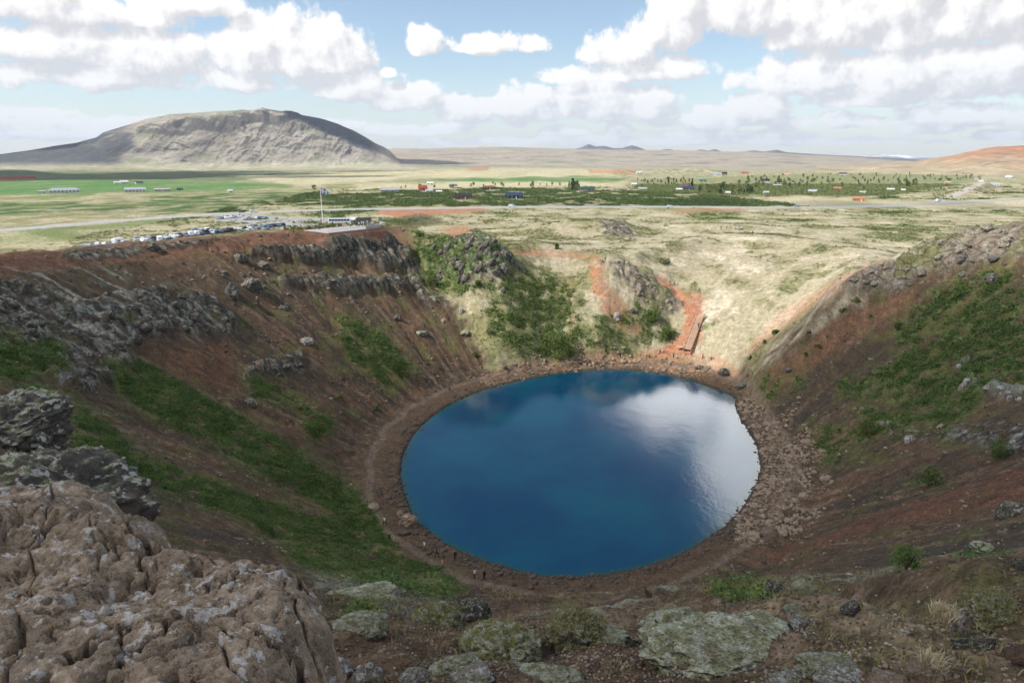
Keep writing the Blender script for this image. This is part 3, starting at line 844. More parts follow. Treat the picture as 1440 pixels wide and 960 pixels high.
# ------------------------------------------------------------------ sky
def build_world():
    w = bpy.data.worlds.new('World'); scene.world = w; w.use_nodes = True
    nt = NT(w.node_tree)
    for n in list(nt.n): nt.n.remove(n)
    sky = nt.node('ShaderNodeTexSky', sky_type='NISHITA'); sky.sun_disc = False
    sky.sun_elevation = SUN_EL; sky.sun_rotation = SUN_AZ
    sky.air_density = 1.0; sky.dust_density = .25; sky.ozone_density = 1.6; sky.altitude = 100
    bgs = nt.node('ShaderNodeBackground'); nt.link(sky.outputs[0], bgs.inputs[0]); bgs.inputs[1].default_value = SKY_STR
    tc = nt.node('ShaderNodeTexCoord').outputs['Generated']
    # cloud density group: direction in degrees (azimuth, elevation) -> density
    g = bpy.data.node_groups.new('cloud_field', 'ShaderNodeTree')
    g.interface.new_socket('Vec', in_out='INPUT', socket_type='NodeSocketVector')
    g.interface.new_socket('D', in_out='OUTPUT', socket_type='NodeSocketFloat')
    G = NT(g); gi = G.node('NodeGroupInput'); go = G.node('NodeGroupOutput')
    sp = G.node('ShaderNodeSeparateXYZ'); G.link(gi.outputs[0], sp.inputs[0])
    az, el = sp.outputs[0], sp.outputs[1]
    # warp
    cb = G.node('ShaderNodeCombineXYZ'); G.put(cb.inputs[0], az); G.put(cb.inputs[1], G.math('MULTIPLY', G.math('SQRT', G.math('MAXIMUM', el, 0.0)), 4.6)); nvec = cb.outputs[0]
    wz = G.noise(nvec, .22, 3, .5)
    azw = G.math('ADD', az, G.lin(wz, 0, 1, -1.6, 1.6))
    cl = None
    cw = G.node('ShaderNodeCombineXYZ'); G.put(cw.inputs[0], azw); G.put(cw.inputs[1], el); wvec = cw.outputs[0]
    def vm(op, a, b, c=None):
        n = G.node('ShaderNodeVectorMath', operation=op); G.put(n.inputs[0], a); G.put(n.inputs[1], b)
        if c is not None: G.put(n.inputs[2], c)
        return n.outputs['Value'] if op == 'DOT_PRODUCT' else n.outputs[0]
    for (a, e, ra, re, s) in CLOUDS:
        q = vm('MULTIPLY_ADD', wvec, (1/ra, 1/re, 0), (-a/ra, -e/re, 0))
        q = vm('MAXIMUM', q, vm('MULTIPLY', q, (1, -1.9, 1)))
        b = G.math('MULTIPLY_ADD', vm('DOT_PRODUCT', q, q), -.5*s, s)
        cl = b if cl is None else G.math('SMOOTH_MAX', cl, b, .08)
    cl = G.math('MAXIMUM', cl, CL_BG)
    n1 = G.noise(nvec, .42, 8, .60, 2.1)
    mp = G.node('ShaderNodeMapping'); G.link(nvec, mp.inputs[0]); mp.inputs['Scale'].default_value = (.55, 1.6, 1)
    n2 = G.noise(mp.outputs[0], .35, 5, .5)
    v = G.vor(nvec, .62, 'SMOOTH_F1')
    bil = G.math('SUBTRACT', .45, v)
    nn = G.math('ADD', G.math('MULTIPLY', G.math('SUBTRACT', n1, .5), 3.1), G.math('MULTIPLY', bil, .45))
    nn = G.math('ADD', nn, G.math('MULTIPLY', G.math('SUBTRACT', n2, .5), .9))
    # extra unseen cloud overhead and sideways, added to whiten the fill light
    bias = G.math('MULTIPLY', G.math('MAXIMUM', G.smooth(el, 36, 46), G.smooth(G.math('ABSOLUTE', az), 42, 55)), .30)
    d = G.math('ADD', G.math('ADD', cl, bias), G.math('MULTIPLY', nn, .55))
    G.link(d, go.inputs[0])
    # direction to degrees
    s2 = nt.node('ShaderNodeSeparateXYZ'); nt.link(tc, s2.inputs[0])
    azr = nt.math('MULTIPLY', nt.math('ARCTAN2', s2.outputs[0], s2.outputs[1]), 57.29578)
    elr = nt.math('MULTIPLY', nt.math('ARCSINE', s2.outputs[2]), 57.29578)
    elk = nt.math('MULTIPLY', elr, 1.0)
    def vec(a, e):
        c = nt.node('ShaderNodeCombineXYZ'); nt.put(c.inputs[0], a); nt.put(c.inputs[1], e); return c.outputs[0]
    def call(vv):
        n = nt.node('ShaderNodeGroup'); n.node_tree = g; nt.link(vv, n.inputs[0]); return n.outputs[0]
    d0 = call(vec(azr, elk))
    d1 = call(vec(nt.math('ADD', azr, -.75), nt.math('ADD', elk, .95)))
    alpha = nt.smooth(d0, .40, .66)
    lit = nt.math('SUBTRACT', d0, d1)
    core = nt.smooth(d0, .8, 1.4)
    sh = nt.math('ADD', nt.lin(lit, -.34, .30, .0, 1.0), nt.math('MULTIPLY', core, -.18))
    sh = nt.smooth(sh, .05, .95)
    ccol = nt.mix(sh, rgb(CL_DARK), rgb(CL_LIT))
    # bright milky air near the horizon
    hz_ = nt.smooth(elr, 9.0, 0)
    bgc = nt.node('ShaderNodeBackground'); nt.link(ccol, bgc.inputs[0])
    hi = nt.smooth(elr, 13, 17)      # unseen cloud above the frame brightened for fill, most where the lake mirrors it
    nt.put(bgc.inputs[1], nt.math('ADD', 1.0, nt.math('MULTIPLY', hi, nt.math('ADD', .45, nt.math('MULTIPLY', nt.math('MULTIPLY', nt.smooth(azr, 2, 8), nt.smooth(azr, 50, 38)), CL_HI)))))
    mx = nt.node('ShaderNodeMixShader'); nt.link(alpha, mx.inputs[0]); nt.link(bgs.outputs[0], mx.inputs[1]); nt.link(bgc.outputs[0], mx.inputs[2])
    bgh = nt.node('ShaderNodeBackground'); bgh.inputs[0].default_value = rgb((.60, .69, .79)); bgh.inputs[1].default_value = .95
    m2 = nt.node('ShaderNodeMixShader'); nt.put(m2.inputs[0], nt.math('MULTIPLY_ADD', hz_, .42, .10)); nt.link(mx.outputs[0], m2.inputs[1]); nt.link(bgh.outputs[0], m2.inputs[2])
    out = nt.node('ShaderNodeOutputWorld'); nt.link(m2.outputs[0], out.inputs[0])
    w.cycles.sampling_method = 'MANUAL'; w.cycles.sample_map_resolution = 512
def azel(px, py):
    d = ray(px, py); return math.degrees(math.atan2(d[0], d[1])), math.degrees(math.atan2(d[2], math.hypot(d[0], d[1])))
SKY_STR = .12
CL_LIT = (.92, .90, .885); CL_DARK = (.585, .58, .605); CL_HI = 3.4
CLOUDS = []
for (px, py, rx, ry, s) in [
    (90,18,130,26,1.0), (255,10,75,18,.95), (130,72,150,30,1.0), (20,62,70,30,.9), (110,112,120,20,.85), (235,98,60,26,.9),
    (345,82,52,30,1.0), (425,80,78,44,1.15), (330,118,100,18,.8), (500,128,46,24,1.0), (575,140,56,24,1.0),
    (85,186,110,16,.95), (210,176,60,10,.8), (597,64,28,20,1.0), (690,66,62,16,.95), (543,106,12,8,.9),
    (660,160,52,20,.95), (735,156,46,30,1.05), (832,152,50,30,1.1), (912,154,46,28,1.0), (1000,170,80,20,.9), (1055,158,40,24,1.0),
    (800,110,46,13,.95), (872,78,46,26,1.0), (905,104,80,18,.95), (945,36,48,42,1.1), (1080,22,120,36,1.05), (1300,34,170,46,1.1),
    (1150,112,100,30,1.0), (1350,112,120,36,1.1), (1225,140,70,14,.9), (1340,165,60,16,.95), (1080,190,70,9,.85), (560,186,60,9,.85), (1230,176,70,9,.8), (900,200,330,9,.8), (1435,172,40,12,.8),
    (480,176,34,9,.9), (630,182,30,10,.9), (790,186,36,9,.9), (880,184,26,9,.9), (960,192,44,8,.9), (1120,176,34,10,.9), (1180,168,26,9,.9), (1290,184,44,9,.9), (20,160,60,8,.8), (1400,192,40,7,.85), (700,198,44,6,.85), (470,62,16,7,.7)]:
    a, e = azel(px, py)
    CLOUDS.append((a, e, rx/960*57.3*1.08, ry/960*57.3*1.2, s))
CLOUDS += [(14.5, 17.5, 7, 4.4, 1.1), (23.5, 21.5, 5.6, 8.5, 1.25), (-70, 25, 22, 9, .9), (95, 30, 25, 10, .9), (150, 28, 25, 10, .9), (-140, 35, 20, 9, .8)]
CL_BG = .05
build_world()
# ------------------------------------------------------------------ sun
sd = bpy.data.lights.new('sun', 'SUN'); sd.energy = 4.8; sd.angle = math.radians(.53); sd.color = (1, .955, .88)
so = bpy.data.objects.new('sun', sd); COL.objects.link(so)
so.rotation_euler = Vector(SUN).to_track_quat('Z', 'Y').to_euler()
so.location = (0, 0, 900)
# ------------------------------------------------------------------ cumulus overhead (out of the frame) that shade the crater
def cloud_material():
    m = bpy.data.materials.new('cloud_vapour'); m.use_nodes = True
    nt = NT(m.node_tree)
    for n in list(nt.n): nt.n.remove(n)
    v = nt.node('ShaderNodeVolumePrincipled'); v.inputs['Color'].default_value = (1, 1, 1, 1); v.inputs['Density'].default_value = .017
    o = nt.node('ShaderNodeOutputMaterial'); nt.link(v.outputs[0], o.inputs['Volume'])
    return m
M_CLOUD = cloud_material()
def puff_cloud(ground_pts, alt, label):
    """one cumulus: a lumpy closed shell; ground_pts = (x, y, radius) spots that lie in its shade"""
    bm = bmesh.new()
    rnd = random.Random(len(label)*31+int(alt))
    off = SUN*(alt-20)/SUN[2]
    c0 = None
    V = []; Fs = []
    ico = bmesh.new(); bmesh.ops.create_icosphere(ico, subdivisions=3, radius=1.0)
    iv = np.array([v.co[:] for v in ico.verts]); ifc = np.array([[v.index for v in f.verts] for f in ico.faces]); ico.free()
    for (gx, gy, r) in ground_pts:
        c = np.array([gx, gy, 20.0])+off
        d = 1+.22*fbm3(iv[:, 0]*1.6+gx*.01, iv[:, 1]*1.6+gy*.01, iv[:, 2]*1.6, 4, 5)
        P_ = iv*d[:, None]*np.array([r, r, r*.45])
        P_[:, 2] = np.maximum(P_[:, 2], -r*.16)
        V.append(P_+c); Fs.append(ifc+len(iv)*(len(V)-1))
    V = np.concatenate(V); c = V.mean(axis=0); c[2] = V[:, 2].min()
    o = mesh_obj('cloud', V-c, np.concatenate(Fs), [M_CLOUD], smooth=True)
    o.location = c
    # fuse the puffs into one skin
    md = o.modifiers.new('skin', 'REMESH'); md.mode = 'VOXEL'; md.voxel_size = max(6.0, ground_pts[0][2]*.07); md.use_smooth_shade = True
    return tag(o, label, 'cloud', kind='stuff')
# ------------------------------------------------------------------ rocks
def rock_mat(name, base, base2, lich, lich_amt, moss_amt=0.0, moss=(.13, .14, .05), scale=1.0, rust=0.0, bump=.9, bdist=.09):
    m, nt, b = new_mat(name, .92, .2)
    tc = nt.node('ShaderNodeTexCoord').outputs['Object']
    geo = nt.node('ShaderNodeNewGeometry')
    n1 = nt.noise(tc, 1.3*scale, 8, .62); n2 = nt.noise(tc, 5*scale, 8, .65); n3 = nt.noise(tc, 22*scale, 6, .6)
    c = nt.mix(nt.smooth(n1, .35, .65), rgb(base), rgb(base2))
    c = nt.scale(c, nt.math('MULTIPLY', nt.lin(n2, .25, .75, .55, 1.4), nt.lin(n3, .3, .7, .75, 1.25)))
    if rust:
        c = nt.mix(nt.math('MULTIPLY', nt.smooth(nt.noise(tc, 2.6*scale, 7, .6), .60, .68), rust), c, rgb((.42, .25, .11)))
    nl = nt.noise(tc, 2.1*scale, 10, .62, 2.1, .25)
    up = nt.node('ShaderNodeSeparateXYZ'); nt.link(geo.outputs['Normal'], up.inputs[0])
    th = .64-.16*lich_amt
    lm = nt.smooth(nt.math('ADD', nl, nt.lin(up.outputs[2], -.3, 1, -.05, .02)), th, th+.035)
    sp = nt.smooth(nt.noise(tc, 16*scale, 5, .6), .66, .70)
    lm = nt.math('MAXIMUM', lm, nt.math('MULTIPLY', sp, .6*min(1, lich_amt+.3)))
    c = nt.mix(nt.math('MULTIPLY', lm, .85), c, nt.scale(rgb(lich)[:3], nt.lin(n3, .3, .7, .75, 1.2)))
    if moss_amt:
        mn = nt.noise(tc, 1.7*scale, 6, .6)
        mm = nt.smooth(nt.math('ADD', nt.math('ADD', mn, -.5), nt.lin(up.outputs[2], -.2, 1, -.45, .42*moss_amt)), -.04, .1)
        mc = nt.mix(nt.smooth(nt.noise(tc, 4.5*scale, 8, .68), .44, .58), rgb(moss), rgb((.33, .33, .25)))
        mc = nt.mix(nt.smooth(nt.noise(tc, 2.4*scale, 7, .65, 2.0, .3), .56, .66), mc, rgb((.12, .085, .05)))
        mc = nt.scale(mc, nt.math('MULTIPLY', nt.lin(n3, .3, .7, .45, 1.6), nt.lin(n2, .3, .7, .6, 1.4)))
        c = nt.mix(mm, c, mc)
    pv = nt.smooth(nt.vor(tc, 15*scale), .08, .30); pm_ = nt.smooth(n1, .42, .56)
    pits = nt.math('MULTIPLY', nt.math('SUBTRACT', 1.0, pv), pm_)
    c = nt.scale(c, nt.lin(pits, 0, 1, 1.0, .45))
    nt.put(b.inputs['Base Color'], c)
    n2 = nt.math('SUBTRACT', n2, nt.math('MULTIPLY', pits, .35))
    bp = nt.node('ShaderNodeBump'); bp.inputs['Strength'].default_value = bump; bp.inputs['Distance'].default_value = bdist
    nt.put(bp.inputs['Height'], nt.math('ADD', nt.math('MULTIPLY', n2, .8), nt.math('MULTIPLY', n3, .35)))
    nt.link(bp.outputs[0], b.inputs['Normal'])
    return m
R_BROWN = rock_mat('brown_lichen_rock', (.41, .31, .215), (.24, .18, .125), (.58, .54, .49), .46, 0, scale=5.5, rust=.6, bdist=.035, bump=1.0)
R_DARK = rock_mat('dark_lichen_rock', (.070, .062, .052), (.12, .105, .085), (.46, .45, .39), .52, .1, scale=2.6, bdist=.08)
R_GREY = rock_mat('grey_rock', (.14, .125, .105), (.09, .08, .068), (.42, .42, .39), .45, .15)
R_TAN = rock_mat('tan_shore_rock', (.34, .26, .18), (.24, .175, .12), (.45, .42, .37), .2)
R_SHD = rock_mat('dark_shore_rock', (.095, .075, .058), (.14, .11, .08), (.3, .28, .25), .1)
R_PALE = rock_mat('pale_lichen_rock', (.30, .26, .22), (.22, .18, .15), (.66, .64, .63), .8, .1, scale=1.6)
R_MOSS = rock_mat('mossy_rock', (.10, .09, .075), (.16, .14, .11), (.40, .41, .36), .3, 1.1, moss=(.15, .15, .045), scale=1.1)
R_MOSSG = rock_mat('grey_moss_rock', (.10, .09, .075), (.16, .14, .11), (.36, .38, .33), .75, 1.0, moss=(.19, .19, .10), scale=1.1)
R_RIM = rock_mat('rim_lava_rock', (.24, .20, .16), (.17, .14, .115), (.42, .40, .36), .45, .3, scale=1.4)
R_RED = rock_mat('reddish_rock', (.20, .125, .085), (.13, .095, .07), (.40, .38, .35), .35)

def rock_mesh(seed, sub=4, rough=.28, cuts=9, cut_depth=(.62, .95), freq=1.3, flat=1.0):
    bm = bmesh.new(); bmesh.ops.create_icosphere(bm, subdivisions=sub, radius=1.0)
    p = np.array([v.co[:] for v in bm.verts]); f = np.array([[v.index for v in q.verts] for q in bm.faces]); bm.free()
    r = np.random.default_rng(seed)
    for k in range(cuts):
        n = r.normal(size=3); n[2] *= .7; n /= np.linalg.norm(n); c = r.uniform(*cut_depth)
        e = np.clip(p@n-c, 0, None); p = p-e[:, None]*n*.92
    d = fbm3(p[:, 0]*freq, p[:, 1]*freq, p[:, 2]*freq, 6, seed % 13, .55)*rough
    d += (fbm3(p[:, 0]*3*freq, p[:, 1]*3*freq, p[:, 2]*3*freq, 4, seed % 7, .55, rid=True)-.3)*rough*.35
    l = np.linalg.norm(p, axis=1)[:, None]
    p = p*(1+d[:, None]/np.maximum(l, .4))
    p /= np.abs(p).max(axis=0)
    p[:, 2] *= flat
    return p, f
_rp = {}
def rock_proto(seed, sub, mat, **k):
    key = (seed, sub, mat.name)
    if key not in _rp:
        p, f = rock_mesh(seed, sub, **k)
        o = mesh_obj('boulder', p, f, [mat], smooth=True, link=False)
        _rp[key] = o.data
    return _rp[key]
def place_rock(name, px, py, w, h, mat, label=None, cat='boulder', group=None, seed=0, sub=4, depth=1.0, sink=.35, rz=None, tilt=.15, kind=None, pos=None, **k):
    x, y, z = at(px, py) if pos is None else pos
    s = mpp(x, y, z)
    me = rock_proto(seed, sub, mat, **k)
    o = bpy.data.objects.new(name, me); COL.objects.link(o)
    rnd = random.Random(seed*97+int(px*3+py))
    W, Hh = w*s/2, h*s/(2-sink)
    o.scale = (W, W*depth, Hh)
    y2 = y+W*depth*.6
    o.location = (x, y2, min(hz(x, y2), z+Hh)*1.0+Hh*(1-2*sink)*.5)
    o.rotation_euler = (rnd.uniform(-tilt, tilt), rnd.uniform(-tilt, tilt), rnd.uniform(-.5, .5) if rz is None else rz)
    return tag(o, label, cat, group, kind)
# big brown boulder beside the viewer
def big_boulder():
    OUT = [(-260,636),(0,645),(60,652),(105,668),(150,668),(178,682),(186,697),(200,688),(225,690),(243,712),(243,724),(300,727),(345,738),(368,762),
           (385,768),(430,778),(452,800),(464,850),(455,890),(440,915),(428,960),(415,1120),(-260,1120)]
    zt = 60.15
    pl = np.array([atz(a, b, zt) for a, b in OUT])
    x0, x1 = pl[:, 0].min()+.0, pl[:, 0].max()+.5; y0, y1 = pl[:, 1].min()-.1, pl[:, 1].max()+.5
    xs = np.arange(max(x0, -4.6), x1, .0075); ys = np.arange(y0, y1, .0075)
    X, Y = np.meshgrid(xs, ys); sh = X.shape
    X = X.ravel(); Y = Y.ravel()
    wx = fbm(X/.35, Y/.35, 4, 201)*.055; wy = fbm(X/.35, Y/.35, 4, 202)*.055
    d = poly_sd(X+wx, Y+wy, pl)
    zin = np.sqrt(np.clip(d/.30, 0, 1)*(2-np.clip(d/.30, 0, 1)))
    z = zt-.34+.34*zin-np.clip(-d, 0, 1)*6.5
    w1 = fbm(X/.5, Y/.5, 4, 230)
    n = fbm(X/1.1, Y/1.1, 3, 203)*.20+fbm(X/.42, Y/.42, 3, 205)*.07
    lum = (ridged(X/.34+w1*.8, Y/.27, 5, 232, .62)-.45)*.035                  # sharp broken ridges
    step = (np.round((X*.55+Y*1.1+w1*.5)/.23+fbm(X/.3, Y/.3, 3, 233)*.9)-((X*.55+Y*1.1+w1*.5)/.23))*.008
    knob = -np.abs(fbm(X/.11, Y/.11, 4, 209, .62))*.022+.006
    cx_ = np.abs(pn2(X/.95+w1*.6, Y/.75+fbm(X/.3, Y/.3, 3, 213)*.5, 211))
    crack = sstep(.05, .0, cx_)*.20*sstep(-.1, .2, fbm(X/1.6, Y/1.6, 2, 214)+.15)
    c2 = sstep(.05, .0, np.abs(pn2(X/.36+w1, Y/.42-w1, 236)))*.05
    pit = sstep(.10, .30, fbm(X/.055, Y/.055, 3, 216, .6))*.016+sstep(.22, .36, fbm(X/.16, Y/.16, 4, 218, .6))*.06
    z = z+n+lum+step+knob-crack-c2-pit+fbm(X/.03, Y/.03, 3, 219)*.006
    # low shaded rear-left hollow and stepped back
    z = z-.25*sstep(.0, .5, fbm(X/1.9+3, Y/1.9, 2, 221)-.12)
    z = z+.0
    xx = X+fbm(X/.2, Y/.2, 4, 222)*.04; yy = Y+fbm(X/.2, Y/.2, 4, 223)*.04
    z = np.maximum(z, 57.2)
    keep_ = (d > -.42).reshape(sh)
    i = np.arange(X.size).reshape(sh)
    q = np.stack([i[:-1, :-1], i[:-1, 1:], i[1:, 1:], i[1:, :-1]], -1).reshape(-1, 4)
    q = q[keep_.ravel()[q].all(axis=1)]
    used = np.unique(q); rem = np.zeros(X.size, np.int64); rem[used] = np.arange(len(used))
    c = np.array([-1.8, 3.2, 59.2])
    o = mesh_obj('boulder', np.stack([xx, yy, z], -1)[used]-c, rem[q], [R_BROWN], smooth=True)
    o.location = c
    tag(o, 'huge brown pitted boulder with white lichen filling the nearest left corner', 'boulder')
big_boulder()
# dark crag left of it and named rocks: (px, base py, width px, height px, material, seed, sub, depth, label)
NAMED = [
 (25, 705, 300, 150, R_DARK, 3, 6, .8, 'dark crag crusted with white lichen, just behind the huge brown boulder', 'crag'),
 (-30, 610, 190, 90, R_DARK, 14, 6, .9, 'pale grey lichen crag at the left border above the dark crusted crag', 'crag'),
 (665, 872, 56, 50, R_DARK, 5, 5, .8, 'dark upright rock with a white lichen stripe below the lake', 'rock'),
 (612, 878, 76, 50, R_MOSS, 6, 5, .9, 'olive moss covered rock left of the dark upright rock', 'mossy rock'),
 (815, 905, 96, 72, R_MOSS, 8, 6, .9, 'tall grassy topped mossy rock standing alone below the lake', 'mossy rock'),
 (850, 905, 90, 26, R_MOSSG, 9, 5, .7, 'low grey moss slab at the foot of the tall grassy topped rock', 'mossy rock'),
 (700, 925, 120, 58, R_MOSS, 10, 6, .9, 'olive and brown moss mound between the tall grassy rock and brown boulder', 'mossy rock'),
 (640, 952, 80, 36, R_MOSSG, 11, 5, .9, 'small green grey moss hump at the bottom edge, left of the olive mound', 'mossy rock'),
 (770, 965, 110, 40, R_MOSSG, 12, 5, .9, 'wide moss hump with a grey root at the bottom edge, right of the olive mound', 'mossy rock'),
 (500, 842, 120, 20, R_MOSSG, 16, 5, .6, 'long flat grey moss ledge right of the brown boulder', 'mossy rock'),
 (505, 888, 80, 22, R_MOSSG, 17, 5, .7, 'grey moss ledge with a green patch right of the brown boulder', 'mossy rock'),
 (970, 905, 120, 58, R_MOSSG, 18, 6, 1.0, 'big rounded grey green moss hummock below the lake', 'moss hummock'),
 (1040, 945, 230, 60, R_MOSSG, 19, 6, .8, 'broad grey moss bank spreading down to the bottom edge', 'moss hummock'),
 (1180, 950, 90, 30, R_MOSSG, 20, 5, .8, 'low pale moss tongue at the right end of the broad moss bank', 'moss hummock'),
 (1130, 885, 54, 24, R_PALE, 21, 5, .8, 'pale wrinkled lichen rock lying alone above the broad moss bank', 'rock'),
 (1095, 832, 44, 28, R_DARK, 22, 5, .8, 'dark spiky rock with white flecks below the right shore', 'rock'),
 (1203, 862, 34, 22, R_GREY, 23, 4, .8, 'small grey slab with a pale edge amid low green growth', 'rock'),
 (1120, 858, 30, 10, R_MOSSG, 24, 4, .8, 'tiny round grey green moss cushion left of the small grey slab', 'moss hummock'),
 (1362, 884, 52, 48, R_PALE, 25, 6, .5, 'steep white flecked lichen rock leaning against a mossy block', 'rock'),
 (1415, 872, 96, 60, R_MOSS, 26, 6, .9, 'mossy block with a dark overhang at the right border', 'mossy rock'),
 (1382, 914, 76, 24, R_DARK, 27, 5, .5, 'long dark log shaped rock with pale moss tips', 'rock'),
 (1438, 935, 46, 52, R_RED, 28, 5, .9, 'brown rounded rock cut by the right border near the bottom', 'rock'),
 (1318, 958, 70, 54, R_BROWN, 29, 6, .9, 'crumbly brown rock pile with a dry grass tuft on top', 'rock'),
 (1395, 775, 44, 16, R_MOSSG, 30, 4, .8, 'flat pale green slab on bare brown scree near the right border', 'rock'),
 (1432, 722, 52, 34, R_DARK, 31, 5, .8, 'dark speckled rock at the right border above the red scree', 'rock'),
 (1436, 800, 26, 18, R_DARK, 32, 4, .8, 'small dark rock at the right border above the green strip', 'rock'),
 (470, 962, 60, 44, R_PALE, 33, 5, .9, 'rounded pinkish lichen stone at the bottom edge beside the brown boulder', 'rock'),
 (515, 966, 56, 44, R_PALE, 34, 5, .9, 'second rounded lichen stone from the brown boulder at the bottom edge', 'rock'),
 (575, 966, 60, 22, R_PALE, 35, 5, .9, 'low speckled stone at the bottom edge, third from the brown boulder', 'rock'),
 (650, 968, 90, 20, R_PALE, 36, 5, .9, 'wide flat speckled stone at the bottom edge, fourth from the brown boulder', 'rock'),
 (1120, 966, 70, 20, R_PALE, 37, 5, .9, 'pale stone at the bottom edge under the broad moss bank', 'rock'),
 (1200, 966, 90, 24, R_PALE, 38, 5, .9, 'knobbly pale stone row end at the bottom edge, left of the rock pile', 'rock'),
 (1260, 966, 60, 20, R_BROWN, 39, 5, .9, 'brownish knobbly stone touching the dry grass at the bottom edge', 'rock'),
 # on the walls
 (323, 418, 26, 32, R_GREY, 40, 5, .8, 'round grey boulder standing alone high on the left wall', 'boulder'),
 (352, 408, 34, 24, R_DARK, 41, 5, .8, 'dark boulder capped with yellow grass, right of the round grey boulder', 'boulder'),
 (336, 368, 22, 18, R_DARK, 42, 4, .8, 'dark jagged rock just under the left rim', 'rock'),
 (368, 376, 20, 12, R_DARK, 43, 4, .8, 'low dark rock at the left end of the lava cliff', 'rock'),
 (362, 516, 12, 11, R_TAN, 44, 4, .8, 'small pale boulder balanced at the end of the small dark outcrop', 'boulder'),
 (558, 452, 13, 10, R_GREY, 45, 4, .8, 'grey block on bare brown scree under the lava cliffs', 'boulder'),
 (625, 454, 11, 8, R_TAN, 46, 4, .8, 'tan block right of the grey block under the lava cliffs', 'boulder'),
 (649, 441, 9, 10, R_PALE, 47, 4, .8, 'small white pointed rock above the tan block', 'boulder'),
 (592, 473, 18, 10, R_MOSSG, 48, 4, .8, 'pale moss topped rock on the scree left of the green slope', 'boulder'),
 (655, 473, 18, 9, R_MOSS, 49, 4, .8, 'mossy rock with green rim on the lower far scree', 'boulder'),
 (708, 412, 9, 8, R_GREY, 50, 4, .8, 'grey boulder at the upper edge of the big green patch', 'boulder'),
 (430, 484, 22, 10, R_PALE, 51, 4, .8, 'white topped rock midway down the left wall', 'boulder'),
 (350, 570, 24, 14, R_DARK, 52, 4, .8, 'dark rock beside the thin green streak of the left wall', 'boulder'),
 (1356, 545, 12, 18, R_PALE, 53, 4, .7, 'upright white rock at the top of the pale cliff line, right wall', 'boulder'),
 (1326, 603, 13, 12, R_TAN, 54, 4, .8, 'single salmon coloured block below the green bushes of the right wall', 'boulder'),
 (1282, 622, 16, 16, R_PALE, 55, 4, .8, 'white streaked rock at the foot of the green patch, right wall', 'boulder'),
 (1045, 545, 18, 9, R_GREY, 56, 4, .8, 'grey rock above the right end of the far shore', 'boulder'),
 (1110, 524, 12, 8, R_GREY, 57, 4, .8, 'grey rock on dark scree above the far right shore', 'boulder'),
 (1018, 528, 17, 15, R_DARK, 58, 5, .8, 'dark jagged rock cluster on the far shore', 'boulder'),
 (984, 519, 16, 7, R_GREY, 59, 4, .8, 'flat grey rock on the far shore below the staircase', 'boulder'),
 (572, 740, 30, 26, R_TAN, 60, 5, .9, 'big brown block at the water edge on the near left shore', 'boulder'),
 (562, 727, 14, 14, R_TAN, 61, 4, .9, 'smaller brown block leaning on the big block at the near left shore', 'boulder'),
 (523, 717, 20, 12, R_TAN, 62, 4, .9, 'pale brown block on the path left of the big shore block', 'boulder'),
 (565, 752, 20, 8, R_SHD, 63, 4, .9, 'flat slab in front of the big shore block', 'boulder'),
 (212, 352, 18, 16, R_DARK, 64, 5, .9, 'dark hump of lava on the left rim in front of the parked cars', 'boulder'),
 (868, 450, 14, 12, R_PALE, 65, 4, .9, 'whitish block beside the red path gully', 'boulder'),
 (889, 441, 11, 10, R_GREY, 66, 4, .9, 'dark grey block at the foot of the central rocky spur', 'boulder'),
 (1040, 318+5, 14, 5, R_PALE, 67, 4, .9, 'pale flat rock in the meadow where people stand', 'boulder'),
]
for (px, py, w, h, mt, sd_, sub, dep_, lab, cat) in NAMED:
    if mt in (R_MOSS, R_MOSSG) and py > 830: w, h = w*1.12, h*.95
    place_rock('rock' if cat != 'boulder' else 'boulder', px, py, w, h, mt, lab, cat, seed=sd_, sub=sub, depth=dep_, sink=.62 if py > 830 else .45, cuts=7 if mt in (R_MOSS, R_MOSSG) else 12,
               rough=.36 if mt in (R_MOSS, R_MOSSG) else .42, freq=1.9)
# jagged lava blocks of the outcrops: groups
def crag_blocks(n, poly, wrange, hrange, mat, label, group, seed, cat='lava block', aspect=.8):
    rnd = random.Random(seed); P_ = np.array(poly, float); k = 0; tries = 0
    while k < n and tries < n*30:
        tries += 1
        px = rnd.uniform(P_[:, 0].min(), P_[:, 0].max()); py = rnd.uniform(P_[:, 1].min(), P_[:, 1].max())
        if poly_sd(np.array([px]), np.array([py]), P_)[0] < 0: continue
        w = rnd.uniform(*wrange); h = w*rnd.uniform(*hrange)
        place_rock('lava_block', px, py, w, h, mat, label, cat, group, seed=200+rnd.randrange(7), sub=4, depth=rnd.uniform(.6, 1), cuts=14, rough=.5, tilt=.5, sink=.62)
        k += 1
crag_blocks(20, [(640,345),(655,326),(682,330),(705,352),(735,380),(715,392),(655,408),(640,395)], (6, 15), (.7, 1.25), R_GREY,
            'jagged grey lava block with green tufts on the outcrop right of the viewing platform', 'lava blocks of the outcrop', 1)
crag_blocks(12, [(600,345),(640,352),(690,350),(700,395),(650,405),(610,395)], (8, 18), (.7, 1.1), R_DARK,  # dark rock colour stands in for the shade under the outcrop
            'dark craggy block whose dark colour stands for shaded hollows at the base of the rim outcrop', 'dark blocks of the rim outcrop', 11)
crag_blocks(14, [(845,372),(875,368),(905,392),(940,420),(950,445),(905,440),(880,410)], (5, 12), (.4, .8), R_RIM,
            'weathered pale brown lava block on the rocky spur beside the red path gully', 'lava blocks of the rocky spur', 2)
crag_blocks(11, [(1300,348),(1370,330),(1440,320),(1440,345),(1330,365),(1290,362)], (9, 24), (.35, .6), R_RIM,
            'weathered pale lava block along the crest of the right rim', 'lava blocks on the right rim crest', 3)
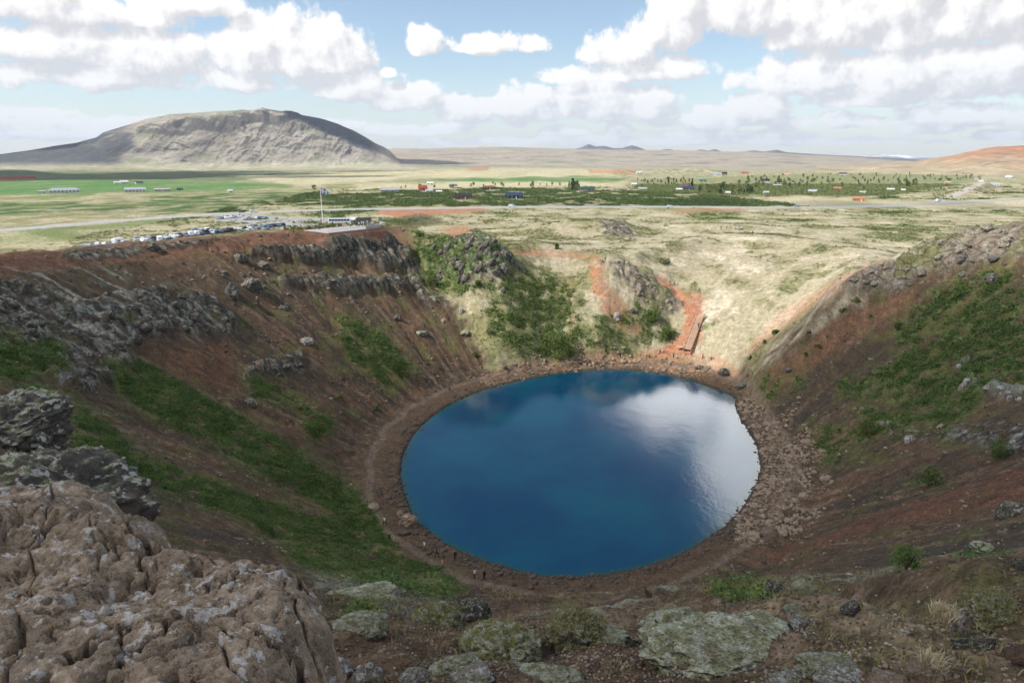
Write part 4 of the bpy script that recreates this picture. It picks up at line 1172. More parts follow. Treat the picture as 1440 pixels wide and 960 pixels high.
crag_blocks(12, [(1190,398),(1215,385),(1275,372),(1330,385),(1300,405),(1240,415)], (7, 18), (.3, .55), R_RIM,
            'layered greyish pink lava block on the bare outcrop below the right rim', 'lava blocks below the right rim', 4)
crag_blocks(8, [(1330,370),(1440,360),(1440,410),(1350,395)], (8, 20), (.4, .7), R_GREY,
            'grey lichen covered lava block on the upper right wall', 'lava blocks of the upper right wall', 5)
crag_blocks(12, [(1340,500),(1362,505),(1372,545),(1440,548),(1440,566),(1362,560)], (8, 14), (.4, .8), R_PALE,
            'whitish block of the short pale cliff on the right wall', 'blocks of the pale cliff', 6)
crag_blocks(26, [(0,400),(120,440),(230,410),(300,420),(330,450),(320,478),(200,470),(150,540),(60,520),(0,460)], (10, 24), (.45, .8), R_DARK,
            'dark lava block with pale lichen on the craggy upper left wall', 'lava blocks of the left crag', 7)
crag_blocks(10, [(380,512),(425,500),(432,520),(390,530)], (6, 13), (.6, 1), R_DARK,
            'dark block of the small isolated outcrop on the left wall', 'blocks of the small dark outcrop', 8)
crag_blocks(18, [(1220,590),(1330,595),(1440,580),(1440,640),(1340,640),(1250,612)], (4, 11), (.5, .9), R_RIM,
            'pale rubble block under the green patches of the right wall', 'rubble on the right wall', 9)
crag_blocks(16, [(300,385),(330,372),(400,392),(350,420),(440,410),(560,402),(470,415),(400,440)], (5, 12), (.5, .9), R_DARK,
            'dark lichen spotted block on the wall beneath the lava cliff', 'blocks beneath the lava cliff', 10)
# ------------------------------------------------------------------ stones on the shore and the scree
def scatter_pos(n, wts, rng):
    w = wts/wts.sum()
    i = rng.choice(len(wts), n, p=w)
    jx = rng.uniform(-.5, .5, n); jy = rng.uniform(-.5, .5, n)
    D = TD['D'][i]
    x = TX[i]+jx*D*.004; y = TY[i]+jy*D*.006
    return x, y, i
def stones_stuff(name, x, y, z, size, mat, label, rng, squash=.6):
    base = []
    for k in range(6):
        p, f = rock_mesh(300+k, 1, rough=.3, cuts=6, freq=1.5)
        base.append((p, f))
    V = []; Fc = []; nb = 0
    typ = rng.integers(0, 6, len(x))
    for k in range(6):
        s = typ == k
        if not s.any(): continue
        p, f = base[k]; n = s.sum()
        a = rng.uniform(0, 2*np.pi, n); ca, sa = np.cos(a), np.sin(a)
        sc = size[s]; el = rng.uniform(.55, 1.0, n)
        px = p[None, :, 0]*sc[:, None]; py = p[None, :, 1]*(sc*el)[:, None]; pz = p[None, :, 2]*(sc*squash)[:, None]
        vx = px*ca[:, None]-py*sa[:, None]+x[s][:, None]; vy = px*sa[:, None]+py*ca[:, None]+y[s][:, None]; vz = pz+(z[s]+sc*squash*.35)[:, None]
        V.append(np.stack([vx, vy, vz], -1).reshape(-1, 3))
        Fc.append((f[None]+(np.arange(n)*len(p))[:, None, None]).reshape(-1, 3)+nb); nb += n*len(p)
    o = mesh_obj(name, np.concatenate(V), np.concatenate(Fc), [mat])
    return tag(o, label, cat='stones', kind='stuff')
vis = (TX > -200) & (np.abs(TD['u']-720) < 860) & (TD['v'] > 260) & (TD['v'] < 1080)
s_, dsh_, D_ = TD['s'], TDSH, TD['D']
crt = vis & (s_ > -.01) & (s_ < 1)
wA = (crt & (dsh_ < 3.5+3*fbm(TX/9, TY/9, 2, 143)) & (dsh_ > -.6))*1.0
rng = np.random.default_rng(21)
# numbers of stones: shore ring
x, y, i = scatter_pos(7000, wA*D_*(.15+sstep(-.1,.3,fbm(TX/4,TY/4,3,148))), rng); z = H(x, y)
stones_stuff('shore_gravel', x, y, z, rng.gamma(1.2, .085, len(x)).clip(.04, .6), R_SHD, 'dark fist to head sized stones lining the water edge', rng)
farS = crt & (dsh_ < 9) & (TD['th'] > -.6) & (TD['th'] < .75)
rightS = crt & (dsh_ > .5) & (dsh_ < 13+9*fbm(TX/12, TY/12, 3, 144)) & (TD['u'] > 1035) & (TD['v'] > 560) & (TD['v'] < 765)*(fbm(TX/5, TY/5, 3, 145) > -.15)
x, y, i = scatter_pos(3600, (farS*.45*(fbm(TX/5, TY/5, 3, 146) > -.05)+rightS*1.2*sstep(18, 5, dsh_))*D_, rng); z = H(x, y)
stones_stuff('shore_rubble', x, y, z, rng.gamma(1.8, .11, len(x)).clip(.08, .6), R_TAN, 'tan rubble spread over the far and right shore', rng)
wS = crt & (dsh_ > 6) & (TVEG < .3)
x, y, i = scatter_pos(30000, wS*(.3+sstep(-.1, .4, fbm(TX/9, TY/9, 3, 140))), rng); z = H(x, y)
dd = np.hypot(x, y)
stones_stuff('scree_stones', x, y, z, (rng.gamma(1.1, .6, len(x)).clip(.25, 6)*dd*.0010).clip(.02, .8), R_SHD, 'loose brown stones lying over the scree slopes', rng)
x, y, i = scatter_pos(9000, wS*(D_ < 230)*(.1+sstep(.1, .4, fbm(TX/7, TY/7, 3, 141))), rng); z = H(x, y)
dd = np.hypot(x, y)
stones_stuff('pale_scree_stones', x, y, z, (rng.gamma(1.6, .5, len(x)).clip(.3, 3)*dd*.0012).clip(.02, .6), R_TAN, 'scattered pale stones lying over the scree slopes', rng)
w = (vis & (D_ < 34) & (D_ > 2.2) & (TD['v'] > 760))*(.25+sstep(-.2, .3, fbm(TX/1.5, TY/1.5, 3, 147)))
x, y, i = scatter_pos(15000, w*1.0, rng); z = H(x, y); dd = np.hypot(x, y)
stones_stuff('near_gravel', x, y, z, (rng.gamma(1.4, .5, len(x)).clip(.25, 4)*(.006+dd*.0011)).clip(.006, .2), R_RED, 'red brown gravel and small stones just below the viewer', rng)
# larger shore boulders, one object each
def boulder_group(n, wts, smin, smax, mats, label, group, seed):
    rng = np.random.default_rng(seed)
    x, y, i = scatter_pos(n, wts, rng); z = H(x, y)
    for k in range(n):
        r = rng.uniform(smin, smax)
        me = rock_proto(400+int(rng.integers(6)), 3, mats, cuts=12, rough=.3)
        o = bpy.data.objects.new('shore_boulder', me); COL.objects.link(o)
        o.scale = (r, r*rng.uniform(.6, 1), r*rng.uniform(.4, .7)); o.location = (x[k], y[k], z[k]+r*.12)
        o.rotation_euler = (rng.uniform(-.3, .3), rng.uniform(-.3, .3), rng.uniform(0, 6.28))
        tag(o, label, 'boulder', group)
boulder_group(130, rightS*1.0*sstep(16, 4, dsh_)*D_, .35, .95, R_TAN, 'tan angular boulder in the rockfall on the right shore of the lake', 'boulders on the right shore', 31)
boulder_group(60, (farS & (dsh_ > 1) & (TD['th'] > -.3))*D_*1.0, .4, .95, R_TAN, 'sandy brown boulder among the stones of the far shore', 'boulders on the far shore', 32)
boulder_group(36, (crt & (dsh_ < 5) & (TD['th'] < -1.2) & (TD['v'] > 650))*1.0, .3, .75, R_SHD, 'dark boulder at the near left water edge', 'boulders on the near left shore', 33)
# ------------------------------------------------------------------ growth
def leaf_mat(name, c1, c2, c3, trans=.25):
    m, nt, b = new_mat(name, .75, .2)
    t = nt.attr('tint', 'Fac')
    n = nt.noise(nt.node('ShaderNodeNewGeometry').outputs['Position'], .35, 4, .6)
    c = nt.mix(t, rgb(c1), rgb(c2)); c = nt.mix(nt.smooth(n, .5, .72), c, rgb(c3))
    nt.put(b.inputs['Base Color'], c)
    tr = nt.node('ShaderNodeBsdfTranslucent'); nt.put(tr.inputs[0], c)
    mx = nt.node('ShaderNodeMixShader'); mx.inputs[0].default_value = trans
    nt.link(b.outputs[0], mx.inputs[1]); nt.link(tr.outputs[0], mx.inputs[2])
    nt.link(mx.outputs[0], m.node_tree.nodes['Material Output'].inputs[0])
    return m
L_GREEN = leaf_mat('slope_herb_leaves', (.062, .108, .028), (.17, .24, .065), (.24, .23, .09))
L_SHRUB = leaf_mat('plain_shrub_leaves', (.055, .105, .032), (.12, .18, .06), (.19, .19, .085))
L_OLIVE = leaf_mat('meadow_shrub_leaves', (.12, .14, .05), (.26, .25, .12), (.33, .30, .17))
L_TREE = leaf_mat('tree_leaves', (.06, .105, .035), (.14, .19, .065), (.18, .20, .085))
L_BIRCH = leaf_mat('young_birch_leaves', (.11, .14, .05), (.22, .25, .10), (.26, .26, .13))
L_CONIF = leaf_mat('conifer_leaves', (.03, .065, .03), (.06, .11, .045), (.08, .12, .05), .1)
L_MOSSG = leaf_mat('moss_grass_blades', (.14, .13, .045), (.32, .27, .13), (.22, .22, .12))
L_DRY = leaf_mat('dry_grass_blades', (.42, .33, .20), (.60, .50, .33), (.45, .38, .22))
def clumps(name, x, y, z, rad, hgt, nl, leaf, mat, label, rng, cat='shrubs', link=True, parent=None, kind='stuff', tri=True):
    n = len(x)
    a = rng.uniform(0, 2*np.pi, (n, nl)); rr_ = np.sqrt(rng.uniform(0, 1, (n, nl)))
    hh = rng.uniform(.0, 1, (n, nl))*np.sqrt(np.clip(1-rr_**2*.8, 0, 1))
    cx = x[:, None]+np.cos(a)*rr_*rad[:, None]; cy = y[:, None]+np.sin(a)*rr_*rad[:, None]; cz = z[:, None]+hh*hgt[:, None]
    m = n*nl
    c = np.stack([cx.ravel(), cy.ravel(), cz.ravel()], -1)
    d1 = rng.normal(size=(m, 3)); d1 /= np.linalg.norm(d1, axis=1)[:, None]
    d2 = rng.normal(size=(m, 3)); d2 -= (d2*d1).sum(1)[:, None]*d1; d2 /= np.linalg.norm(d2, axis=1)[:, None]
    s = (np.repeat(leaf, nl)*rng.uniform(.6, 1.4, m))[:, None]
    V = np.stack([c-d1*s*.5-d2*s*.35, c+d1*s*.6, c+d2*s*.5-d1*s*.1], 1).reshape(-1, 3)
    Fc = np.arange(m*3).reshape(-1, 3)
    t = np.repeat(np.clip(rng.normal(.5, .3, m)*.6+.4*hh.ravel()*1.0, 0, 1), 3)
    o = mesh_obj(name, V, Fc, [mat], attrs={'tint': t}, parent=parent, link=link)
    return tag(o, label, cat, kind=kind) if label else o
rng = np.random.default_rng(51)
vt = TTH if TTH is not None else TVEG
w = (vt > .35)*(D_ < 320)*vt*vis*(D_**.5)
x, y, i = scatter_pos(34000, w, rng); z = H(x, y); dd = np.hypot(x, y)
big = np.abs(fbm(x/9, y/9, 3, 150))
clumps('slope_herbs', x, y, z-.05, (.2+dd*.0018)*(1+big), (.12+dd*.0026)*(.5+3.5*big), 7, (.05+dd*.0018).clip(.05, .4), L_GREEN,
       'lush green herbs and low willow growing in bands down the crater walls', rng, 'ground cover')
x, y, i = scatter_pos(1500, w*(fbm(TX/5, TY/5, 3, 155) > .02), rng); z = H(x, y); dd = np.hypot(x, y)
clumps('willow_scrub', x, y, z-.05, rng.uniform(.4, 1.1, len(x))*(.5+dd*.006), rng.uniform(.3, .9, len(x))*(.5+dd*.006), 26, (.05+dd*.0016).clip(.05, .4), L_SHRUB,
       'taller dark willow scrub standing out of the green bands on the crater walls', rng, 'scrub')
NEARROAD = line_d(TX, TY, ROAD) < 13
# meadow mottling and shrub belts of the plain
lum = TC.mean(axis=1); greenish = TC[:, 1]-TC[:, 0]
w = vis*(~NEARROAD)*(D_ > 150)*(D_ < 1500)*(s_ > .15)*sstep(-.05, .03, greenish)*(lum < .25)*(TVEG > .4)*(TROCK < .3)
x, y, i = scatter_pos(26000, w*(D_ < 420)+w*.3*(D_ >= 420), rng); z = H(x, y); dd = np.hypot(x, y)
clumps('meadow_shrubs', x, y, z-.1, (dd*.0022).clip(.4, 2.2), (dd*.0016).clip(.3, 1.3), 6, (dd*.0016).clip(.3, 1.4), L_OLIVE,
       'low olive shrubs and tussocks dotting the pale meadow', rng, 'ground cover')
w = vis*(~NEARROAD)*(D_ > 380)*(D_ < 2600)*(TC[:, 0] < .175)*(greenish > .01)*(s_ > 1.1)
x, y, i = scatter_pos(20000, w*1.0, rng); z = H(x, y); dd = np.hypot(x, y)
clumps('shrub_belt', x, y, z-.1, (dd*.003).clip(1, 4), (dd*.0016).clip(.6, 2.4), 7, (dd*.0018).clip(.5, 2.5), L_SHRUB,
       'dark green birch and willow scrub in belts across the plain', rng, 'scrub')
w = vis*(~NEARROAD)*(D_ > 700)*(D_ < 1900)*(s_ > 1.1)*sstep(-1, 2, poly_sd(TD['u'], TD['v'], [(900,254),(1000,252),(1080,246),(1300,241),(1390,243),(1330,262),(1230,278),(1060,276),(900,270)]))
x, y, i = scatter_pos(12000, w, rng); z = H(x, y); dd = np.hypot(x, y)
clumps('plantation_scrub', x, y, z-.1, (dd*.0028).clip(1, 4), (dd*.0022).clip(.6, 3.2), 7, (dd*.0015).clip(.5, 2.2), L_BIRCH,
       'young birch scrub filling the ground between the summer houses', rng, 'scrub')
# moss and grass blades on the ground near the viewer
def blades(name, x, y, z, h, wd, lean, mat, label, rng, cat='grass', parent=None, kind='stuff'):
    n = len(x); a = rng.uniform(0, 2*np.pi, n); b = rng.uniform(0, 2*np.pi, n)
    L = lean*rng.uniform(.1, 1, n)
    base = np.stack([x, y, z], -1); side_ = np.stack([np.cos(a), np.sin(a), 0*a], -1)*wd[:, None]
    mid = base+np.stack([np.cos(b)*L*h*.4, np.sin(b)*L*h*.4, h*.6], -1); tip = base+np.stack([np.cos(b)*L*h, np.sin(b)*L*h, h*.95*(1-.3*L)], -1)
    V = np.stack([base-side_, base+side_, mid+side_*.7, mid-side_*.7, tip], 1).reshape(-1, 3)
    k = np.arange(n)[:, None]*5
    Fc = np.concatenate([k+np.array([[0, 1, 2]]), k+np.array([[0, 2, 3]]), k+np.array([[3, 2, 4]])])
    t = np.repeat(rng.uniform(0, 1, n), 5)
    o = mesh_obj(name, V, Fc, [mat], attrs={'tint': t}, parent=parent)
    return tag(o, label, cat, kind=kind) if label else o
w = vis*(D_ < 45)*(D_ > 3)*(TD['v'] > 790)*sstep(.10, .32, fbm(TX/1.9, TY/1.9, 4, 118)+.12)*(s_ < 1)
x, y, i = scatter_pos(30000, w*D_, rng); z = H(x, y); dd = np.hypot(x, y)
blades('moss_and_grass', x, y, z-.02, rng.uniform(.03, .12, len(x))*(1+dd*.02), .004+dd*.0006, 1.0, L_MOSSG,
       'thin yellow green grass and moss on the brown scree below the viewer', rng)
# dry tuft on the rock pile, fuzz on the grassy rocks
def tuft(px, py, n, r, h, mat, label, cat='grass tuft', dz=0.0, name='grass_tuft', wd=.006, lean=1.0):
    x0, y0, z0 = at(px, py); rg = np.random.default_rng(int(px*7+py))
    a = rg.uniform(0, 6.28, n); q = np.sqrt(rg.uniform(0, 1, n))*r
    xx, yy = np.cos(a)*q, np.sin(a)*q
    o = blades(name, xx, yy, np.zeros(n)-.02, rg.uniform(.5, 1.1, n)*h, np.full(n, wd), lean, mat, None, rg)
    o.location = (x0, y0+.1, hz(x0, y0+.1)+dz); return tag(o, label, cat)
tuft(1332, 905, 260, .10, .13, L_DRY, 'pale dry grass tuft crowning the crumbly brown rock pile', dz=.25, wd=.004)
tuft(1318, 955, 200, .09, .17, L_DRY, 'tall straw coloured grass tuft at the bottom edge in front of the rock pile', dz=.08, wd=.004)
def fuzz_on(label_part, n, h, mat, newlabel, wd):
    o = next(q for q in bpy.data.objects if q.get('label', '').startswith(label_part))
    me = o.data; nv = len(me.vertices); co = np.zeros(nv*3); me.vertices.foreach_get('co', co); co = co.reshape(-1, 3)
    s = np.array(o.scale); R_ = np.array(o.rotation_euler.to_matrix())
    wv = (co*s)@R_.T+np.array(o.location)
    no = np.zeros(nv*3); me.vertices.foreach_get('normal', no); no = no.reshape(-1, 3)
    rg = np.random.default_rng(n); up = np.nonzero(no[:, 2] > .45)[0]
    k = rg.choice(up, n); p = wv[k]+rg.normal(size=(n, 3))*.02
    q = blades('grass', p[:, 0], p[:, 1], p[:, 2]-.01, rg.uniform(.5, 1.2, n)*h, np.full(n, wd), 1.6, mat, None, rg)
    q.parent = o; q.matrix_parent_inverse = Matrix.LocRotScale(o.location, o.rotation_euler, o.scale).inverted()
    q['kind'] = 'stuff'
fuzz_on('tall grassy topped', 4000, .035, L_MOSSG, '', .006)
fuzz_on('mossy block with', 2500, .035, L_MOSSG, '', .005)
fuzz_on('olive and brown moss', 2500, .03, L_MOSSG, '', .004)
fuzz_on('olive moss covered', 1500, .035, L_MOSSG, '', .006)
# single bushes: several stems and a leafy crown
M_STEM = simple('bush_stem', (.12, .09, .06), .9)
def bush(px, py, w, h, label, leafmat=L_GREEN, cat='bush', group=None, name='bush', n=900, pos=None):
    x0, y0, z0 = at(px, py) if pos is None else pos
    s = mpp(x0, y0, z0); W, Hh = w*s/2, h*s
    r = empty(name, (x0, y0, z0-.05), 0, label, cat, group)
    rg = np.random.default_rng(int(px*3+py))
    mb = MB()
    for k in range(6):
        a = k*1.05+rg.uniform(0, .5); q = rg.uniform(.3, .8)
        mb.tube((0, 0, 0), (math.cos(a)*W*q, math.sin(a)*W*q, Hh*rg.uniform(.5, .85)), max(.02, W*.035), max(.008, W*.012), 5)
    mb.build('stem', [M_STEM], r)
    nl = 12; m = max(8, n//nl)
    a = rg.uniform(0, 6.28, m); q = rg.uniform(0, 1, m)**.5; hh = rg.uniform(0, 1, m)
    rad = np.sqrt(np.clip(1-(hh*1.1-.35)**2/1.0, .05, 1))*(.75+.35*np.sin(a*3+px))
    xx = np.cos(a)*q*rad*W; yy = np.sin(a)*q*rad*W; zz = hh*Hh*.85
    clumps('foliage', xx, yy, zz, np.full(m, W*.22), np.full(m, Hh*.2), nl, np.full(m, max(W*.10, s*1.6)), leafmat, None, rg, parent=r)
    return r
for (px, py, w, h, lab) in [
    (1272,800,56,42,'round dark green bush standing alone on the near right scree'),
    (1306,682,44,28,'green bush in the lower right wall above the red scree band'),
    (1404,645,34,32,'green bush among pale rubble near the right border'),
    (563,524,26,24,'bright green bush at the lower end of the paired green strips'),
    (446,612,28,20,'small green bush alone low on the left wall'),
    (1218,612,30,24,'bush below the long green band, left of the right wall thicket'),
    (672,404,14,10,'dark green bush at the foot of the jagged outcrop'),
    (604,402,22,22,'green bush in the hollow under the rim right of the lava cliff'),
    (698,352,12,10,'small olive bush on the skyline right of the jagged outcrop'),
    (783,350,8,8,'tiny dark bush alone in the pale meadow left of the rocky hump'),
    (590,333,22,10,'green shrub on the rim behind the viewing platform end'),
    (935,372,22,10,'olive shrub on the meadow above the red path'),
    (938,505-30,26,16,'leafy green bush above the far shore, left of the path'),
    (917,452,34,22,'leafy green bush beside the red path at the foot of the spur'),
    (785,500,50,36,'large dark green thicket above the far left shore'),
    (1262,462,16,10,'green bush at the upper end of the right wall bands'),
    (1090,470,12,8,'small green bush in the pale grass right of the staircase')]:
    bush(px, py, w, h, lab, n=1500 if w > 25 else 500)
# small bushes dotted on the far walls
for k, (px, py, w) in enumerate([(1055,505,9),(1075,482,8),(1133,500,8),(1185,438,12),(1205,425,14),(1150,488,9),(1225,445,8),(690,470,12),(712,520,10),(640,380,11),(668,500,9),(620,520,7),(480,560,10),(530,575,9)]):
    bush(px, py, w, w*.6, 'small round green bush dotted over the far wall of the crater', group='small bushes on the far wall', n=200)
# rim bushes and bushes between the car park and the platform
for k in range(14):
    px = 405+k*9.5+random.uniform(-3, 3); py = 323-(px-405)*.05
    x0, y0 = atz(px, py, 31)
    bush(px, py, random.uniform(10, 18), random.uniform(4, 7), 'green shrub between the car park and the viewing platform', group='shrubs behind the platform', n=150)
# ------------------------------------------------------------------ trees
M_BARK = simple('birch_bark', (.30, .27, .24), .9, .3, 6)
def tree_proto(kind, seed):
    rg = np.random.default_rng(seed); r = bpy.data.objects.new('birch_tree' if kind == 'b' else 'conifer_tree', None)
    mb = MB(); hgt = 6.0
    if kind == 'b':
        mb.tube((0, 0, 0), (.1, 0, 3.4), .14, .07, 6)
        for k in range(5):
            a = k*1.3; mb.tube((.05, 0, 1.5+k*.35), (math.cos(a)*1.2, math.sin(a)*1.2, 3.2+k*.5), .05, .02, 5)
    else: mb.tube((0, 0, 0), (0, 0, 5.6), .15, .03, 6)
    tr = mb.build('trunk', [M_BARK], None)
    m = 46
    if kind == 'b':
        a = rg.uniform(0, 6.28, m); h = rg.uniform(1.4, 5.6, m); q = np.sqrt(rg.uniform(0, 1, m))*1.9*np.sqrt(np.clip(1-((h-3.3)/2.7)**2, .1, 1))
    else:
        a = rg.uniform(0, 6.28, m); h = rg.uniform(.6, 6, m); q = (1-h/6.4)*1.7*rg.uniform(.4, 1, m)
    cr = clumps('crown', np.cos(a)*q, np.sin(a)*q, h, np.full(m, .55), np.full(m, .6), 9, np.full(m, .62), L_BIRCH if kind == 'b' and seed != 3 else L_TREE if kind == 'b' else L_CONIF, None, rg)
    COL.objects.unlink(tr); COL.objects.unlink(cr)
    return r, tr, cr
PROT = [tree_proto('b', 1), tree_proto('b', 2), tree_proto('b', 3), tree_proto('c', 4), tree_proto('c', 5)]
TREES = []
def add_tree(x, y, z, k, s, label, group):
    r0, t0, c0 = PROT[k]
    r = r0.copy(); COL.objects.link(r); r.location = (x, y, z-.1); r.scale = (s*random.uniform(.85, 1.2), s, s*random.uniform(.85, 1.2)); r.rotation_euler = (0, 0, random.uniform(0, 6.28))
    for q in (t0, c0):
        c = q.copy(); COL.objects.link(c); c.parent = r
    tag(r, label, 'tree', group)
def tree_patch(n, poly, kinds, smin, smax, label, group, zp, seed):
    rnd = random.Random(seed); P_ = np.array(poly, float); xs = []; k = 0
    while k < n:
        px = rnd.uniform(P_[:, 0].min(), P_[:, 0].max()); py = rnd.uniform(P_[:, 1].min(), P_[:, 1].max())
        if poly_sd(np.array([px]), np.array([py]), P_)[0] < 0: continue
        xs.append(atz(px, py, zp(py))); k += 1
    xs = np.array(xs); zz = H(xs[:, 0], xs[:, 1])
    for (x, y), z in zip(xs, zz): add_tree(x, y, z, rnd.choice(kinds), rnd.uniform(smin, smax), label, group)
def zpl(py):
    v = 62-25; z = 25.0
    for _ in range(6):
        D = (62-z)/max(1e-3, -el_tan(720, py)); z = 25-max(0, min(D-700, 4300))*.0142
    return z
tree_patch(128, [(1040,250),(1100,246),(1160,246),(1290,240),(1400,240),(1400,247),(1290,256),(1290,262),(1180,262),(1060,268),(1010,262)], [0,1,2,0,1,2,3], .7, 1.3,
           'small green tree in the plantation among summer houses to the right', 'trees of the right plantation', zpl, 1)
tree_patch(45, [(1160,242),(1290,240),(1388,242),(1388,250),(1290,254),(1180,250)], [3,4,0,1], .7, 1.1,
           'dark tall tree in the dense row at the back of the plantation', 'dark trees at the back of the plantation', zpl, 2)
tree_patch(34, [(885,253),(960,252),(972,256),(940,260),(890,257)], [3,4,1], .6, 1.0,
           'dark green tree in the row left of the red cabin', 'dark trees left of the red cabin', zpl, 3)
tree_patch(34, [(980,266),(1010,262),(1060,266),(1060,272),(985,273)], [0,1,3], .8, 1.3,
           'dark green tree in the clump right of the navy cabin', 'trees right of the navy cabin', zpl, 4)
tree_patch(20, [(800,262),(815,262),(815,268),(800,268)], [3,0], .6, 1.1, 'tree in the short row beside the long dark green house', 'trees beside the long house', zpl, 5)
tree_patch(26, [(540,262),(700,259),(800,262),(800,266),(640,266),(545,266)], [0,1,2], .5, .9, 'small tree in the scrub belt behind the houses', 'trees of the scrub belt', zpl, 6)
tree_patch(10, [(150,225.5),(171,225),(171,227),(150,228)], [0,3], 1.6, 2.6, 'tree of the clump around the far farm under the mountain', 'trees of the far farm', zpl, 7)
x, y = atz(442, 268, zpl(268)); add_tree(x, y, hz(x, y), 0, 1.2, 'solitary bushy tree in the pale field left of the flag', None)
for px, py in ((805,267),(973,262)):
    x, y = atz(px, py, zpl(py)); add_tree(x, y, hz(x, y), 3, 1.6, 'tall pointed conifer %s' % ('left of the long dark green house' if px < 900 else 'right of the red cabin'), None)
for r0, t0, c0 in PROT:
    for q in (r0, t0, c0): bpy.data.objects.remove(q)
# ------------------------------------------------------------------ road and car park
M_ROAD = simple('sunbleached_asphalt', (.34, .335, .33), .9, .12, .4)
M_GRAV = simple('pale_gravel', (.40, .36, .30), .95, .2, .5)
M_LINE = simple('road_paint', (.75, .75, .72), .6)
def ribbon(name, pts, w, z, mat, parent=None, off=0.0, step=6.0, dash=None, zf=None, wj=0.0):
    pts = [np.array(p, float) for p in pts]; P_ = [pts[0]]
    for a, b in zip(pts[:-1], pts[1:]):
        n = max(1, int(np.linalg.norm(b-a)/step))
        for k in range(1, n+1): P_.append(a+(b-a)*k/n)
    P_ = np.array(P_)
    for _ in range(3): P_[1:-1] = (P_[:-2]+2*P_[1:-1]+P_[2:])/4
    T = np.gradient(P_, axis=0); T /= np.linalg.norm(T, axis=1)[:, None]; Nn = np.stack([-T[:, 1], T[:, 0]], -1)
    ww = w/2*(1+wj*pn2(np.arange(len(P_))*.37, np.zeros(len(P_)), 9))
    L = P_+Nn*(off+ww)[:, None] if np.ndim(ww) else P_+Nn*(off+w/2); R_ = P_+Nn*(off-ww)[:, None]
    zz = np.full(len(P_), z) if zf is None else zf(P_)
    V = np.concatenate([np.column_stack([L, zz]), np.column_stack([R_, zz])]); n = len(P_)
    Fc = [(k, n+k, n+k+1, k+1) for k in range(n-1) if not dash or k % 2 == 0]
    return mesh_obj(name, V, Fc, [mat], parent)
tag(ribbon('road_shoulder', ROAD, 17, 25.05, M_GRAV, wj=.2), kind='structure')
tag(ribbon('road', ROAD, 10.5, 25.10, M_ROAD), kind='structure')
tag(ribbon('road_marking', ROAD, .18, 25.115, M_LINE, dash=True), kind='structure')
tag(ribbon('side_road', SIDE, 9, 25.055, M_GRAV, wj=.3), kind='structure')
def flat_poly(name, pts, z, mat):
    bm = bmesh.new(); vs = [bm.verts.new((a, b, z)) for a, b in pts]; f = bm.faces.new(vs)
    bmesh.ops.triangulate(bm, faces=[f]); bmesh.ops.recalc_face_normals(bm, faces=bm.faces)
    if bm.faces[:][0].normal.z < 0: bmesh.ops.reverse_faces(bm, faces=bm.faces)
    me = bpy.data.meshes.new(name); bm.to_mesh(me); bm.free(); me.materials.append(mat)
    o = bpy.data.objects.new(name, me); COL.objects.link(o); return tag(o, kind='structure')
flat_poly('car_park', PARK, 25.045, simple('car_park_asphalt', (.30, .29, .28), .9, .15, .3))
# ------------------------------------------------------------------ cars
M_GLASS = simple('car_glass', (.02, .025, .03), .12, .05, 3, .6)
M_TYRE = simple('tyre_rubber', (.02, .02, .02), .85)
M_RIM = simple('wheel_rim', (.5, .5, .52), .35, .05, 3, .5, .6)
M_LAMP = simple('headlamp', (.75, .76, .78), .15, .02, 3, .6)
M_TAIL = simple('tail_lamp', (.40, .02, .02), .3)
PAINT = dict(white=(.78,.79,.80), silver=(.42,.44,.46), grey=(.16,.17,.18), black=(.02,.02,.022), blue=(.04,.09,.22), red=(.32,.03,.025), teal=(.05,.20,.20), navy=(.02,.035,.09))
def car_paint(c): return simple('car_paint_'+c, PAINT[c], .28, .03, 2, .55, .15 if c == 'silver' else 0)
CAR = {  # side profile x,z ; glass profile ; length, width
 'hatchback': dict(body=[(-2.05,.32),(-2.1,.62),(-1.95,.95),(-1.75,1.36),(-1.2,1.46),(.15,1.45),(.95,.98),(1.85,.84),(2.08,.62),(2.05,.3)], glass=[(-1.72,1.0),(-1.5,1.36),(-1.15,1.41),(.12,1.40),(.78,1.0)], w=1.74, wb=1.28),
 'suv': dict(body=[(-2.25,.38),(-2.3,.75),(-2.2,1.15),(-2.0,1.66),(-1.4,1.76),(.3,1.74),(1.05,1.16),(2.05,1.02),(2.3,.75),(2.28,.36)], glass=[(-2.0,1.2),(-1.82,1.62),(-1.35,1.69),(.26,1.67),(.85,1.2)], w=1.88, wb=1.38),
 'estate car': dict(body=[(-2.3,.32),(-2.35,.65),(-2.2,1.0),(-1.9,1.40),(-1.1,1.50),(.1,1.48),(.95,.98),(2.0,.84),(2.25,.6),(2.2,.3)], glass=[(-2.0,1.04),(-1.72,1.38),(-1.05,1.44),(.07,1.43),(.78,1.02)], w=1.8, wb=1.36),
 'van': dict(body=[(-2.6,.38),(-2.62,1.2),(-2.55,2.1),(-2.3,2.2),(1.2,2.18),(1.75,1.25),(2.45,1.05),(2.6,.7),(2.55,.36)], glass=[(.2,1.32),(.2,1.95),(1.15,1.95),(1.55,1.32)], w=1.95, wb=1.62),
 'camper van': dict(body=[(-2.8,.4),(-2.85,1.2),(-2.8,2.65),(-2.6,2.8),(2.0,2.8),(2.2,2.35),(1.75,2.05),(1.95,1.3),(2.6,1.08),(2.8,.75),(2.75,.38)], glass=[(-1.6,1.5),(-1.6,2.0),(-.4,2.0),(-.4,1.5)], w=2.15, wb=1.75),
}
_cars = {}
